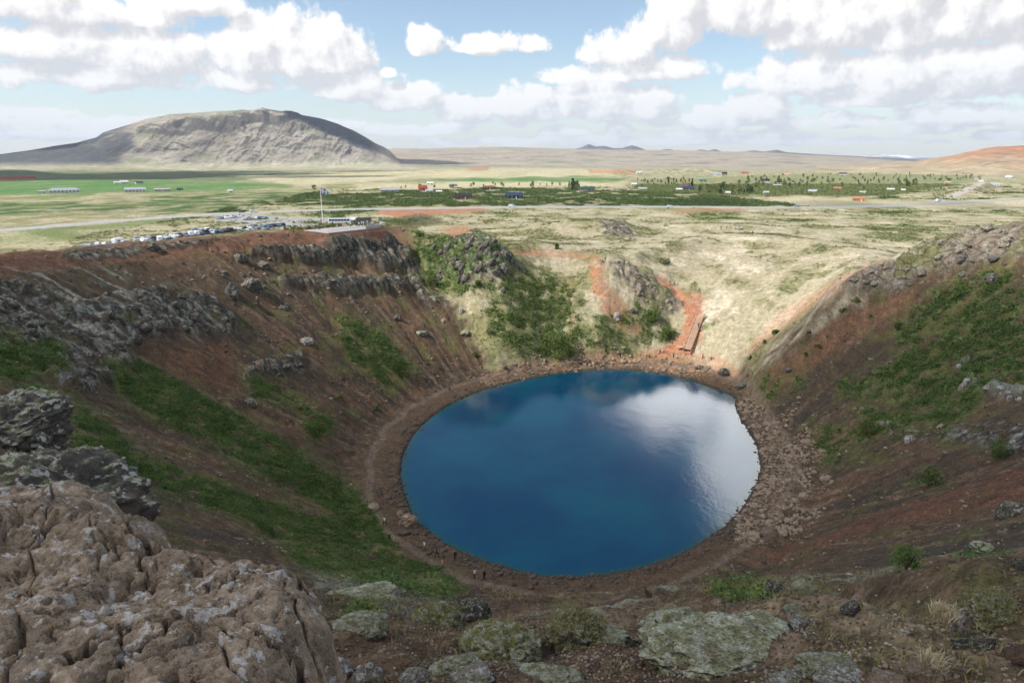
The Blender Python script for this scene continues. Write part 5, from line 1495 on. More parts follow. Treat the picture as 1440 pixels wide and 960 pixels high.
def car_tree(kind, colr):
    key = (kind, colr)
    if key in _cars: return _cars[key]
    d = CAR[kind]; r = bpy.data.objects.new('car' if 'van' not in kind else kind.replace(' ', '_'), None)
    w = d['w']/2; n = len(d['body'])
    def shell(prof, tuck_z, wtop, grow=0.0):
        V = []
        for sgn in (-1, 1):
            for x, z in prof:
                k = min(1, max(0, (z-tuck_z)/(max(q[1] for q in prof)-tuck_z+1e-6)))
                V.append((x, sgn*((w+grow)*(1-k)+wtop*k), z))
        m = len(prof)
        Fs = [(k, (k+1) % m, m+(k+1) % m, m+k) for k in range(m)]+[tuple(range(m-1, -1, -1)), tuple(range(m, 2*m))]
        mb = MB(); mb.add(V, Fs); return mb
    zt = d['glass'][0][1]
    top = w*.78 if 'van' not in kind else w*.93
    parts = []
    parts.append(shell(d['body'], zt-.05, top).build('body', [car_paint(colr)], bevel=.05, link=False))
    g = MB(); gz0 = zt-.05; gz1 = max(q[1] for q in d['body'])
    for sgn in (-1, 1):
        V = []
        for x, z in d['glass']:
            k = (z-gz0)/(gz1-gz0); V.append((x, sgn*(w*(1-k)+top*k+.012), z))
        V2 = [(x, y-sgn*.04, z) for x, y, z in V]; m = len(V)
        g.add(V+V2, [tuple(range(m)), tuple(range(2*m-1, m-1, -1))]+[(k, (k+1) % m, m+(k+1) % m, m+k) for k in range(m)])
    # windscreen and rear glass
    bd = d['body']; 
    def quad(a, b, sh=.015):
        (x0, z0), (x1, z1) = a, b
        nx, nz = (z1-z0), -(x1-x0); l = math.hypot(nx, nz); nx, nz = nx/l*sh, nz/l*sh
        if nz < 0: nx, nz = -nx, -nz
        k0 = (z0-gz0)/(gz1-gz0); k1 = (z1-gz0)/(gz1-gz0); y0 = (w*(1-k0)+top*k0)*.9; y1 = (w*(1-k1)+top*k1)*.9
        g.add([(x0+nx, -y0, z0+nz), (x0+nx, y0, z0+nz), (x1+nx, y1, z1+nz), (x1+nx, -y1, z1+nz)], [(0, 1, 2, 3)])
    a, b = (bd[5], bd[6]) if kind != 'van' and kind != 'camper van' else ((bd[4], bd[5]) if kind == 'van' else (bd[6], bd[7]))
    L = lambda p, q, t: (p[0]+(q[0]-p[0])*t, p[1]+(q[1]-p[1])*t)
    quad(L(b, a, .12), L(b, a, .9))
    parts.append(g.build('window_glass', [M_GLASS], link=False))
    for sx in (-d['wb'], d['wb']):
        for sy in (-1, 1):
            mb = MB(); R0 = .33 if 'van' not in kind else .36
            mb.tube((0, -.11, 0), (0, .11, 0), R0, R0, 12, 0); mb.tube((0, -.122, 0), (0, .122, 0), R0*.6, R0*.6, 10, 1)
            o = mb.build('wheel', [M_TYRE, M_RIM], link=False); o.location = (sx, sy*(w-.08), R0); parts.append(o)
    for sy in (-1, 1):
        mb = MB(); xf = bd[-2][0]; mb.box(xf-.10, xf+.015, sy*w*.72-.16, sy*w*.72+.16, bd[-2][1]-.05, bd[-2][1]+.1)
        parts.append(mb.build('headlight', [M_LAMP], link=False))
        mb = MB(); xr = bd[1][0]; mb.box(xr-.015, xr+.08, sy*w*.78-.12, sy*w*.78+.12, bd[1][1]+.02, bd[1][1]+.28)
        parts.append(mb.build('tail_light', [M_TAIL], link=False))
    _cars[key] = (r, parts); return _cars[key]
def put_car(kind, colr, x, y, z, rz, label, group=None, cat='car'):
    r0, parts = car_tree(kind, colr)
    r = bpy.data.objects.new(r0.name.split('.')[0], None); COL.objects.link(r); r.location = (x, y, z); r.rotation_euler = (0, 0, rz)
    for q in parts:
        c = q.copy(); COL.objects.link(c); c.parent = r
    return tag(r, label, cat, group)
ORD = ['first','second','third','fourth','fifth','sixth','seventh','eighth','ninth','tenth','eleventh','twelfth','thirteenth','fourteenth','fifteenth','sixteenth',
       'seventeenth','eighteenth','nineteenth','twentieth','twenty first','twenty second','twenty third','twenty fourth']
rc = random.Random(5)
def car_row(px0, py0, px1, py1, n, rowname, rz_off=1.25, cols='wwwwssgbknwwst', first=None):
    A = np.array(atz(px0, py0, 25.05)); B = np.array(atz(px1, py1, 25.05)); ang = math.atan2(*(B-A)[::-1])
    cm = dict(w='white', s='silver', g='grey', b='black', k='blue', n='navy', t='teal', r='red')
    for k in range(n):
        p = A+(B-A)*(k+rc.uniform(-.12, .12))/max(1, n-1)
        c = cm[rc.choice(cols)]; kd = rc.choice(['hatchback', 'hatchback', 'suv', 'suv', 'estate car', 'van'])
        if first and k in first: kd, c = first[k]
        rz = ang+rz_off+rc.uniform(-.05, .05)+(math.pi if rc.random() < .4 else 0)
        put_car(kd, c, p[0], p[1], 25.05, rz, '%s %s, %s from left, %s' % (c, kd, ORD[k], rowname), 'cars parked at the crater', 'car' if 'van' not in kd else 'van')
car_row(127, 347, 160, 344.3, 4, 'short row at the left car park end', 1.0, first={0:('estate car','silver'),1:('suv','white'),2:('estate car','white')})
car_row(168, 343.8, 235, 341.5, 8, 'nearest row behind the left rim', 1.0, first={0:('camper van','white'),1:('suv','white'),2:('hatchback','white')})
car_row(192, 338.5, 330, 325.5, 20, 'second row of the car park', 1.35)
car_row(225, 339, 262, 336, 5, 'third row of the car park', 1.35, cols='wwrw')
car_row(268, 328.5, 398, 317.5, 19, 'long far row of the car park', 1.35)
car_row(340, 327.5, 375, 323.5, 6, 'short row near the rim shrubs', 1.35, cols='wwrgs')
car_row(305, 308.6, 335, 305.6, 6, 'far left row beside the road', 1.3, cols='wwst')
car_row(345, 309.2, 374, 307.6, 7, 'far right row beside the road', 1.3, cols='wwst')
def road_car(px, kind, colr, label, off=1.8, py=None):
    A = np.array(ROAD); u = [project(np.array([a[0]]), np.array([a[1]]), np.array([25.0]))[0][0] for a in A]
    k = next(i for i in range(len(u)-1) if u[i] <= px < u[i+1]); t = (px-u[k])/(u[k+1]-u[k])
    p = A[k]+(A[k+1]-A[k])*t; d = A[k+1]-A[k]; ang = math.atan2(d[1], d[0])
    put_car(kind, colr, p[0]-math.sin(ang)*off*-1, p[1]+math.cos(ang)*off*-1, 25.12, ang+(0 if off > 0 else math.pi), label, None, 'car' if 'van' not in kind else 'van')
road_car(356, 'suv', 'white', 'white car driving on the road beyond the car park')
road_car(341, 'hatchback', 'black', 'black car just left of the white car on the road', -1.8)
road_car(720, 'van', 'white', 'white van on the road above the three standing walkers', 1.8)
road_car(942, 'estate car', 'white', 'white car on the road right of the rocky hump')
road_car(1121, 'hatchback', 'silver', 'silver car on the road before the red barn', -1.8)
x, y = atz(1319, 283.5, 25.05); put_car('van', 'white', x, y, 25.07, .6, 'white van on the gravel side road at the right', None, 'van')
x, y = atz(1012, 289.5, 25.0); 
# coach behind the platform
def coach():
    x, y = atz(478, 314.5, 25.05); s = mpp(x, y, 25)
    r = empty('coach', (x, y, 25.05), .10, 'long white coach with a pale green roof parked behind the viewing platform', 'coach')
    mb = MB(); mb.box(-6, 6, -1.25, 1.25, .35, 3.0); mb.build('body', [simple('coach_white', (.75, .77, .77), .3)], r, bevel=.12)
    mb = MB(); mb.box(-5.4, 5.4, -1.0, 1.0, 3.003, 3.2); mb.build('roof', [simple('coach_roof', (.30, .42, .42), .4)], r)
    for k in range(7):
        mb = MB(); mb.box(-5.6+k*1.6, -4.2+k*1.6, -1.275, -1.22, 1.55, 2.55); mb.build('window', [M_GLASS], r)
    for sx in (-3.8, 3.8):
        for sy in (-1.12, 1.12):
            mb = MB(); mb.tube((sx, sy-.15, .5), (sx, sy+.15, .5), .5, .5, 12); mb.build('wheel', [M_TYRE], r)
coach()
# ------------------------------------------------------------------ houses
HM = {}
def hmat(name, c): return simple('house_'+name, c, .75, .10, .8)
WALLC = dict(white=(.60,.59,.57), grey=(.34,.34,.34), red=(.36,.07,.05), brown=(.15,.085,.055), navy=(.025,.045,.085), green=(.12,.20,.15), darkgreen=(.03,.07,.06), tan=(.50,.38,.26), orange=(.45,.19,.09), black=(.03,.03,.03), blue=(.10,.2,.4), silver=(.36,.38,.41), salmon=(.55,.32,.25))
M_WIN = simple('house_window_glass', (.05, .06, .08), .15, .05, 1, .6)
M_TRIM = simple('house_trim_white', (.75, .75, .73), .6)
def house(px, py, wpx, hpx, wall, roof, label, depth=7.0, hip=False, name='house', chim=False, rz=0.0, zz=None):
    z = zpl(py) if zz is None else zz
    x, y = atz(px, py, z); 
    for _ in range(3):
        z = hz(x, y); x, y = atz(px, py, z)
    s = mpp(x, y, z); W = max(4.0, wpx*s); Ht = max(2.6, hpx*s); wh = Ht*.55 if Ht > 4 else min(2.4, Ht*.62)
    dp = min(depth, W*.8)
    r = empty(name, (x, y+dp/2, z), math.atan2(-x, y)+rz, label, 'house' if name == 'house' else name.replace('_', ' '))
    mb = MB(); mb.box(-W/2, W/2, -dp/2, dp/2, -.8, wh)
    mb.prism([(-dp/2, wh), (dp/2, wh), (0, Ht-.12)], -W/2, W/2, axis='x') if not hip else None
    mb.build('wall', [hmat(wall, WALLC[wall])], r)
    rb = MB(); o = .35; t = .16
    if hip:
        a = W/2+o; b = dp/2+o; c = W/2-dp/2*.9
        rb.add([(-a,-b,wh+.003),(a,-b,wh+.003),(a,b,wh+.003),(-a,b,wh+.003),(-c,0,Ht),(c,0,Ht)], [(0,3,2,1),(0,1,5,4),(1,2,5),(2,3,4,5),(3,0,4)])
    else:
        k = (Ht-wh)/(dp/2)
        for sg in (-1, 1):
            P_ = [(sg*(dp/2+o), wh-o*k), (0, Ht), (0, Ht+t), (sg*(dp/2+o), wh-o*k+t)]
            rb.prism(P_, -W/2-o, W/2+o, axis='x')
    ro = rb.build('roof', [hmat('roof_'+roof, WALLC[roof])], r)
    if chim:
        mb = MB(); mb.box(W*.15, W*.15+.7, -.35, .35, Ht-.6, Ht+.9); mb.build('chimney', [hmat('chimney', (.4, .38, .36))], ro)
    n = max(2, int(W/3)); yy = -dp/2
    for k in range(n):
        cx = -W/2+W*(k+.5)/n
        if k == n//2:
            mb = MB(); mb.box(cx-.45, cx+.45, yy-.05, yy+.02, 0, min(2.0, wh-.2)); mb.build('door', [M_TRIM if wall != 'white' else hmat('door', (.2,.1,.07))], r)
        else:
            ww = min(.7, W/n*.32); mb = MB(); mb.box(cx-ww, cx+ww, yy-.06, yy+.02, wh*.36, wh*.82)
            wo = mb.build('window', [M_WIN], r)
            f = MB(); 
            for (a, b_, c, d_) in ((cx-ww-.1, cx+ww+.1, wh*.82, wh*.82+.1), (cx-ww-.1, cx+ww+.1, wh*.36-.1, wh*.36), (cx-ww-.1, cx-ww, wh*.36, wh*.82), (cx+ww, cx+ww+.1, wh*.36, wh*.82)):
                f.box(a, b_, yy-.08, yy+.02, c, d_)
            f.build('frame', [M_TRIM], wo)
    return r
HS = [
 (22,254,46,5,'salmon','red','long farm building with a red roof at the left border','farmhouse'),
 (57,271.5,9,3,'white','grey','small white shed left of the wide hipped grey roof',''),
 (88,271.5,37,7,'white','silver','wide low house with a hipped grey roof in the left hay field','h'),
 (163,258.5,7,3,'white','white','small white shed at the left of the white farm cluster',''),
 (173,258.5,10,4.5,'white','white','white farmhouse in the middle of the left farm cluster',''),
 (194,258.5,9,3,'white','black','small white outbuilding with dark roof, right of the white farmhouse',''),
 (188,270,26,6,'white','silver','long white house with a pale metal roof in the left hay field',''),
 (226,269,20,4,'tan','grey','low house with a grey roof right of the long white house',''),
 (252,268,7,3,'navy','navy','small dark shed in the left field',''),
 (323,270.5,6,3,'white','white','tiny white shed alone in the pale field left of the flag',''),
 (149,227,8,3,'white','white','white barn of the far farm at the foot of the mountain',''),
 (104,229.5,7,2,'white','white','tiny white barn far left under the mountain',''),
 (547,271,24,7,'silver','grey','grey house with verandah right of the flagpole','c'),
 (594,268,11,7,'red','red','small red house attached left of a white house','c'),
 (603,271.5,10,5,'white','silver','white house right of the small red house',''),
 (617,271.5,8,3,'white','white','low white shed right of the white house',''),
 (605,260,9,4,'white','white','white cabin standing behind the red and white houses',''),
 (637,262,12,4,'grey','grey','grey cabin among trees behind the brown house',''),
 (651,280,24,8,'brown','black','brown house with a big black roof in the shrub belt','c'),
 (723,279.5,24,8,'navy','navy','navy house with white gable windows in the shrub belt','c'),
 (687,266.5,16,5,'brown','brown','brown cabin with a dark roof between the brown and navy houses',''),
 (825,269.5,23,6.5,'tan','darkgreen','long house with a dark green barrel roof','c'),
 (892,261.5,7,4,'white','white','white cabin at the edge of the dark tree row',''),
 (899,245,8,4,'white','white','white farmhouse below the red quarry hill',''),
 (909,245.5,7,2.5,'white','tan','white shed next to the farmhouse below the red quarry hill',''),
 (905,268,12,4,'silver','grey','silver roofed cabin in front of the dark tree row',''),
 (965,262,10,5,'red','brown','red cabin behind the navy cabin',''),
 (968,268,17,5.5,'navy','navy','navy cabin in front of the red cabin',''),
 (956,268.5,8,3,'white','white','pale shed left of the navy cabin',''),
 (1024,273.5,6,4,'white','white','white cabin at the left edge of the pale strip',''),
 (1078,273.5,7,4.5,'white','silver','white cabin right of the dark green clump',''),
 (1077,257,12,5,'white','black','white house with a dark gable in the plantation',''),
 (1094,262.5,11,3,'tan','silver','low pale cabin right of the white plantation house',''),
 (989,255.5,9,4,'green','green','green roofed cabin at the top of the plantation',''),
 (1019,247,7,5,'grey','black','dark house with a white front on the far plain',''),
 (1006,246,10,3,'silver','silver','low silver shed on the far plain',''),
 (1048,245,9,3,'salmon','red','reddish cabin on the far plain',''),
 (1107,247,9,3,'tan','salmon','pale orange cabin on the far plain',''),
 (963,234,6,2.5,'blue','blue','blue roofed barn far off near the middle hill',''),
 (1145,272,11,5,'grey','silver','grey cabin with a bright roof in the plantation',''),
 (1179,268,10,4.5,'brown','orange','brown gabled cabin in the plantation',''),
 (1215,273,8,4,'grey','grey','small grey cabin above the orange barn',''),
 (1210,283,15,5.5,'orange','orange','orange brown barn at the road on the right','b'),
 (1254,268.5,9,3.5,'tan','white','cream cabin right of the gabled brown cabin',''),
 (1271,269.5,5,3.5,'white','white','tiny white cabin right of the cream cabin',''),
 (1334,258.5,7,3,'salmon','tan','salmon cabin at the end of the tall tree row',''),
 (1186,246,10,3,'white','black','white house with a black shed on the upper right plain',''),
 (1344,242.5,11,3.5,'white','grey','white house with grey roof beyond the tall tree row',''),
 (1400,262,18,4.5,'white','silver','wide white house in the right meadow','h'),
 (1381,256.5,6,2.5,'white','white','white shed at the end of the gravel side road',''),
 (1420,251,8,3.5,'silver','white','pale house on the plain near the right border',''),
 (1407,245,6,2.5,'white','salmon','tiny house under the red hill',''),
]
for (px, py, w, h, wa, ro, lab, fl) in HS:
    house(px, py, w, h, wa, ro, lab, hip=(fl == 'h'), chim=(fl == 'c'), name='house' if 'barn' not in lab and 'shed' not in lab else ('barn' if 'barn' in lab else 'shed'), rz=(0.0 if w > 14 else ((int(px) % 5)-2)*.12))
house(510, 314, 20, 7, 'green', 'black', 'green service hut with a dark roof behind the viewing platform', zz=25.05, depth=5)
house(494, 314, 14, 8, 'white', 'white', 'white service hut between the coach and the green hut', zz=25.05, depth=4)
# ------------------------------------------------------------------ viewing platform on the rim
M_CONC = simple('platform_concrete', (.36, .33, .31), .9, .15, 1.0)
M_STEEL = simple('galvanised_steel', (.45, .46, .47), .45, .08, 4, .4, .5)
M_WOOD = simple('weathered_boards', (.62, .44, .31), .85, .25, 5)
M_WOODD = simple('darker_boards', (.36, .22, .15), .85, .25, 5)
A0, B0, d0, LEN = DA0, DB0, DD, DLEN
pr = empty('viewing_platform', (A0[0], A0[1], PZ), math.atan2(d0[1], d0[0]), 'long grey viewing platform with a rail on the left rim, crowded with visitors', 'viewing platform')
mb = MB(); mb.box(0, LEN, 0, DW, -.25, 0); mb.build('deck', [M_CONC], pr)
mb = MB(); mb.box(0, LEN, .05, .25, -.55, -.253); mb.box(LEN-.25, LEN-.02, .3, DW, -1.6, -.253)
for k in range(8): mb.box(LEN*k/8, LEN*k/8+.25, 1.2, 1.45, -3.2, -.253)
mb.build('support', [simple('platform_edge', (.24, .20, .18), .9, .2, 1)], pr)
mb = MB()
for k in range(int(LEN/1.8)+1):
    mb.tube((k*1.8+.1, .12, .003), (k*1.8+.1, .12, 1.1), .035, n=6)
for zz in (.4, .75, 1.1): mb.tube((.1, .12, zz), (LEN-.1, .12, zz), .03, n=6)
for k in range(5): mb.tube((LEN-.12, .12+k*1.8, .003), (LEN-.12, .12+k*1.8, 1.1), .035, n=6)
for zz in (.4, .75, 1.1): mb.tube((LEN-.12, .15, zz), (LEN-.12, 7.3, zz), .03, n=6)
mb.build('railing', [M_STEEL], pr)
mb = MB(); mb.box(LEN-7, LEN-.3, .35, .45, .003, 1.0); mb.build('panel', [simple('pale_panel', (.50, .46, .45), .7)], pr)
# ------------------------------------------------------------------ flagpole
def flagpole():
    x, y = atz(454, 313.5, 25.05); s = mpp(x, y, 25); hh = 49.5*s
    r = empty('flagpole', (x, y, 25.05), 0, 'tall white flagpole with a blue flag at the edge of the car park', 'flagpole')
    mb = MB(); mb.tube((0, 0, 0), (0, 0, hh), .26, .12, 10); mb.tube((0, 0, hh), (0, 0, hh+.3), .2, .2, 8); mb.build('pole', [simple('pole_white', (.8, .8, .8), .4)], r)
    nx, nz = 26, 16; L, W = 4.2, 3.0; V = []; U = []
    for j in range(nz):
        for i in range(nx):
            a = i/(nx-1); b = j/(nz-1); q = a*L
            V.append((.15+q*.78, math.sin(q*2.4+b*1.2)*.28*a, hh-.5-b*W-a*a*1.1)); U.append((a, b))
    F_ = []; mi = []
    for j in range(nz-1):
        for i in range(nx-1):
            k = j*nx+i; F_.append((k, k+1, k+nx+1, k+nx))
            a = (i+.5)/(nx-1)*25; b = (j+.5)/(nz-1)*18
            red = abs(a-8) < 1.05 or abs(b-9) < 1.05; wh = abs(a-8) < 2.1 or abs(b-9) < 2.1
            mi.append(2 if red else 1 if wh else 0)
    fl = mesh_obj('flag', V, F_, [simple('flag_blue', (.10, .25, .55), .8), simple('flag_white', (.8, .8, .8), .8), simple('flag_red', (.5, .04, .05), .8)], r, smooth=True, matidx=mi)
    md = fl.modifiers.new('cloth', 'SOLIDIFY'); md.thickness = .02
flagpole()
M_POST = simple('marker_post', (.62, .62, .58), .7)
for (px, py, h, lab) in [(410,311,8,'thin pale lamp post left of the flagpole'),(435,311,9,'thin pale post just left of the flagpole'),(172,311.5,6,'white marker post beside the left stretch of road'),
                         (470,271.5,8,'thin pole in the field right of the flag'),(520,271.5,8,'thin pole in the field left of the grey house'),(588,306,7,'pale survey stake on the red gravel, left one'),
                         (625,302,6,'pale survey stake on the red gravel, right one')]:
    z = 25.0 if py > 280 else zpl(py); x, y = atz(px, py, z); z = hz(x, y); s = mpp(x, y, z)
    mb = MB(); mb.tube((0, 0, -.3), (0, 0, h*s), .10, .07, 8); mb.tube((0, 0, h*s), (0, 0, h*s+.15), .14, .10, 8); mb.box(-.25, .25, -.25, .25, -.3, .12)
    o = mb.build('post', [M_POST]); o.location = (x, y, z); tag(o, lab, 'post')
# delineator posts along the road
pt = []
mb = MB(); mb.box(-.08, .08, -.05, .05, -.2, 1.0); mb.box(-.085, .085, -.055, .055, .75, .9, 1); mp_ = mb.build('road_marker', [M_POST, simple('marker_dark', (.05, .05, .05), .6)])
q0 = None
RD = np.array(ROAD)
for a, b in zip(RD[1:-2], RD[2:-1]):
    n = max(1, int(np.linalg.norm(b-a)/38)); t = (b-a)/np.linalg.norm(b-a); nn = np.array([-t[1], t[0]])
    for k in range(n):
        p = a+(b-a)*k/n+nn*5.6*(-1 if k % 2 else 1)
        o = mp_ if q0 is None else mp_.copy()
        if q0 is not None: COL.objects.link(o)
        q0 = 1; o.location = (p[0], p[1], 25.05); o.rotation_euler = (0, 0, math.atan2(t[1], t[0])+math.pi/2)
        tag(o, 'short white marker post at the edge of the main road', 'road marker', 'marker posts along the road')
# ------------------------------------------------------------------ wooden staircase on the far wall
def staircase():
    a = np.array(at(966, 496)); b = np.array(at(985, 447))
    d = b-a; hl = math.hypot(d[0], d[1]); ang = math.atan2(d[1], d[0])
    r = empty('staircase', tuple(a), ang, 'wooden staircase with low side boards leading down to the lake shore', 'staircase')
    n = 44; w = 2.2; dz = d[2]/n; dx = hl/n
    gx = a[0]+(b[0]-a[0])*np.linspace(0, 1, 40); gy = a[1]+(b[1]-a[1])*np.linspace(0, 1, 40)
    up = float(np.max(H(gx, gy)-(a[2]+(b[2]-a[2])*np.linspace(0, 1, 40))))+.1; r.location.z += up
    sec = [(0, 15), (16, 29), (30, 43)]
    for s0, s1 in sec:
        mb = MB()
        for k in range(s0, s1): mb.box(k*dx, k*dx+dx*1.15, -w/2, w/2, k*dz+.35, k*dz+.42+.0)
        mb.build('flight', [M_WOOD], r)
        mb = MB(); mb.box(s1*dx, s1*dx+dx*1.3, -w/2-.1, w/2+.1, s1*dz+.36, s1*dz+.47); mb.build('landing', [M_WOOD], r)
    for sg in (-1, 1):
        mb = MB(); y0 = sg*(w/2+.08)
        P_ = [(0, .0), (hl, d[2]), (hl, d[2]+.62), (0, .62)]
        mb.add([(p[0], y0-.05, p[1]) for p in P_]+[(p[0], y0+.05, p[1]) for p in P_], [(0,1,2,3),(7,6,5,4),(0,4,5,1),(1,5,6,2),(2,6,7,3),(3,7,4,0)])
        mb.build('side_board', [M_WOODD if sg < 0 else M_WOOD], r)  # right board in darker wood stands in for shade on that side
        mb = MB()
        for k in range(0, n+1, 6): mb.box(k*dx-.06, k*dx+.06, y0-.07, y0+.07, k*dz-2.8, k*dz+1.15)
        mb.build('stair_post', [M_WOODD], r)  # upright posts only, no rail along the top
staircase()
x, y, z = at(963, 490)
mb = MB(); mb.box(-2.6, 2.6, -.35, .35, .42, .5); mb.box(-2.3, -2.1, -.3, .3, -.1, .42); mb.box(2.1, 2.3, -.3, .3, -.1, .42); mb.box(-2.6, 2.6, .28, .36, .5, 1.0)
o = mb.build('bench', [M_WOOD]); o.location = (x, y, z); o.rotation_euler = (0, 0, -.15); tag(o, 'long pale wooden barrier bench at the foot of the staircase', 'bench')
# ------------------------------------------------------------------ people
PC = dict(skin=(.42,.26,.19), black=(.02,.02,.022), white=(.72,.72,.70), grey=(.22,.23,.24), blue=(.05,.12,.32), red=(.42,.04,.035), orange=(.60,.17,.05), teal=(.10,.38,.36), yellow=(.60,.45,.08),
          navy=(.02,.03,.07), khaki=(.22,.19,.12), pink=(.55,.25,.25), green=(.05,.16,.08), hair=(.05,.035,.025), blond=(.35,.25,.13))
def pm(c): return simple('cloth_'+c if c not in ('skin', 'hair', 'blond') else c, PC[c], .85, .12, 8)
def person_mesh(pose, seed):
    """one continuous skinned figure, 1.74 m tall; zones: 0 skin 1 top 2 trousers 3 shoes"""
    rg = random.Random(seed); j = {}; E = []
    def v(n, p, r, par=None): j[n] = (p, r); 
    st = {'stand': (.10, .10, 0, 0), 'walk': (.09, .09, .34, -.30), 'sit': (.12, .12, 0, 0), 'photo': (.10, .12, .05, -.03)}[pose]
    if pose == 'sit':
        hipz = .42
        J = dict(pelvis=((0,0,hipz+.10),.15), waist=((0,.02,.72-.02),.135), chest=((0,-.01,.93),.165), neck=((0,-.03,1.10),.06), head0=((0,-.04,1.17),.075), head1=((0,-.05,1.30),.098), head2=((0,-.03,1.37),.07))
        for s, n in ((-1,'l'),(1,'r')):
            J['hip'+n] = ((s*.10,0,hipz+.06),.115); J['knee'+n] = ((s*.14,-.45,hipz+.08),.075); J['ank'+n] = ((s*.13,-.48,.08),.05); J['toe'+n] = ((s*.14,-.66,.035),.038)
            J['sh'+n] = ((s*.19,-.01,1.02),.07); J['elb'+n] = ((s*.26,-.14,.78),.048); J['wri'+n] = ((s*.14,-.36,.66),.034); J['hand'+n] = ((s*.11,-.43,.63),.035)
    else:
        lz, rz_ = st[2], st[3]
        J = dict(pelvis=((0,0,.92),.145), waist=((0,0,1.08),.13), chest=((0,0,1.29),.165), neck=((0,0,1.47),.06), head0=((0,-.015,1.53),.072), head1=((0,-.02,1.63),.098), head2=((0,-.005,1.68),.075))
        for s, n, st_ in ((-1,'l',lz),(1,'r',rz_)):
            J['hip'+n] = ((s*.095,0,.86),.115); J['knee'+n] = ((s*.105,-.02-st_*.5-(.06 if st_ else 0),.48),.072); J['ank'+n] = ((s*.11,.02-st_*.9,.085+(.05 if st_ < 0 else 0)),.048); J['toe'+n] = ((s*.13,-.17-st_*.9,.035),.038)
            J['sh'+n] = ((s*.19,0,1.39),.07)
            if pose == 'photo':
                J['elb'+n] = ((s*.27,-.12,1.19),.048); J['wri'+n] = ((s*.09,-.30,1.42),.034); J['hand'+n] = ((s*.06,-.35,1.48),.036)
            else:
                J['elb'+n] = ((s*.26,.03+st_*.3,1.12),.048); J['wri'+n] = ((s*.27,-.06+st_*.75,.90),.034); J['hand'+n] = ((s*.27,-.09+st_*.85,.81),.036)
    names = list(J); idx_ = {n: i for i, n in enumerate(names)}
    ed = [('pelvis','waist'),('waist','chest'),('chest','neck'),('neck','head0'),('head0','head1'),('head1','head2')]
    for n in 'lr': ed += [('pelvis','hip'+n),('hip'+n,'knee'+n),('knee'+n,'ank'+n),('ank'+n,'toe'+n),('chest','sh'+n),('sh'+n,'elb'+n),('elb'+n,'wri'+n),('wri'+n,'hand'+n)]
    # fingers and thumb
    for n, s in (('l', -1), ('r', 1)):
        hp = np.array(J['hand'+n][0]); wp = np.array(J['wri'+n][0]); dr = (hp-wp)/np.linalg.norm(hp-wp)
        for q, (o_, L_) in enumerate(((-.03,.085),(-.011,.095),(.009,.09),(.028,.07))):
            side_ = np.array([0., 1, 0]) if pose != 'photo' else np.array([1., 0, 0])
            p1 = hp+dr*.03+side_*o_; p2 = p1+dr*L_*.6; p3 = p2+dr*L_*.4+np.array([-s*.02, 0, 0])
            for t_, (p, r_) in enumerate(((p1,.011),(p2,.010),(p3,.008))):
                J['f%s%d%d' % (n, q, t_)] = (tuple(p), r_)
            ed += [('hand'+n, 'f%s%d0' % (n, q)), ('f%s%d0' % (n, q), 'f%s%d1' % (n, q)), ('f%s%d1' % (n, q), 'f%s%d2' % (n, q))]
        side_ = np.array([0., -1, 0]) if pose != 'photo' else np.array([-s*1., 0, .3])
        J['t'+n+'0'] = (tuple(wp+dr*.04+side_*.035), .012); J['t'+n+'1'] = (tuple(wp+dr*.08+side_*.06), .010); ed += [('hand'+n, 't'+n+'0'), ('t'+n+'0', 't'+n+'1')]
    names = list(J); idx_ = {n: i for i, n in enumerate(names)}
    me = bpy.data.meshes.new('figure'); me.from_pydata([J[n][0] for n in names], [(idx_[a], idx_[b]) for a, b in ed], []); me.update()
    o = bpy.data.objects.new('figure', me); COL.objects.link(o)
    sk = o.modifiers.new('s', 'SKIN'); sk.use_smooth_shade = True
    for i, n in enumerate(names):
        sv = me.skin_vertices[0].data[i]; r_ = J[n][1]
        sv.radius = (r_, r_*.72) if n in ('chest', 'waist', 'pelvis') else (r_, r_)
        sv.use_root = (n == 'pelvis')
    sb = o.modifiers.new('u', 'SUBSURF'); sb.levels = 1; sb.render_levels = 1
    dg = bpy.context.evaluated_depsgraph_get(); dg.update()
    res = bpy.data.meshes.new_from_object(o.evaluated_get(dg)); bpy.data.objects.remove(o)
    cz = np.array([p.center[:] for p in res.polygons]); zz = cz[:, 2]
    mi = np.full(len(cz), 1)
    if pose == 'sit':
        mi[(zz < .62) & (cz[:, 1] < .3)] = 2; mi[zz < .11] = 3; mi[(zz > 1.07)] = 0; mi[(cz[:, 1] < -.33) & (zz > .56)] = 0
    else:
        mi[zz < .96] = 2; mi[zz < .11] = 3; mi[zz > 1.46] = 0; 
        arm = np.abs(cz[:, 0]) > .2
        mi[arm & (zz > .84) & (zz < 1.46)] = 1; mi[arm & (zz < .9) & (zz > .5)] = 0
        if pose == 'photo': mi[(cz[:, 1] < -.28) & (zz > 1.36)] = 0
    hz0 = J['head1'][0]
    # nose, brow: pull the front of the face
    for vtx in res.vertices:
        d = vtx.co-Vector(hz0)
        if d.y < -.07 and abs(d.x) < .022 and -.03 < d.z < .02: vtx.co.y -= .02
    return res, mi, hz0
PM = {}
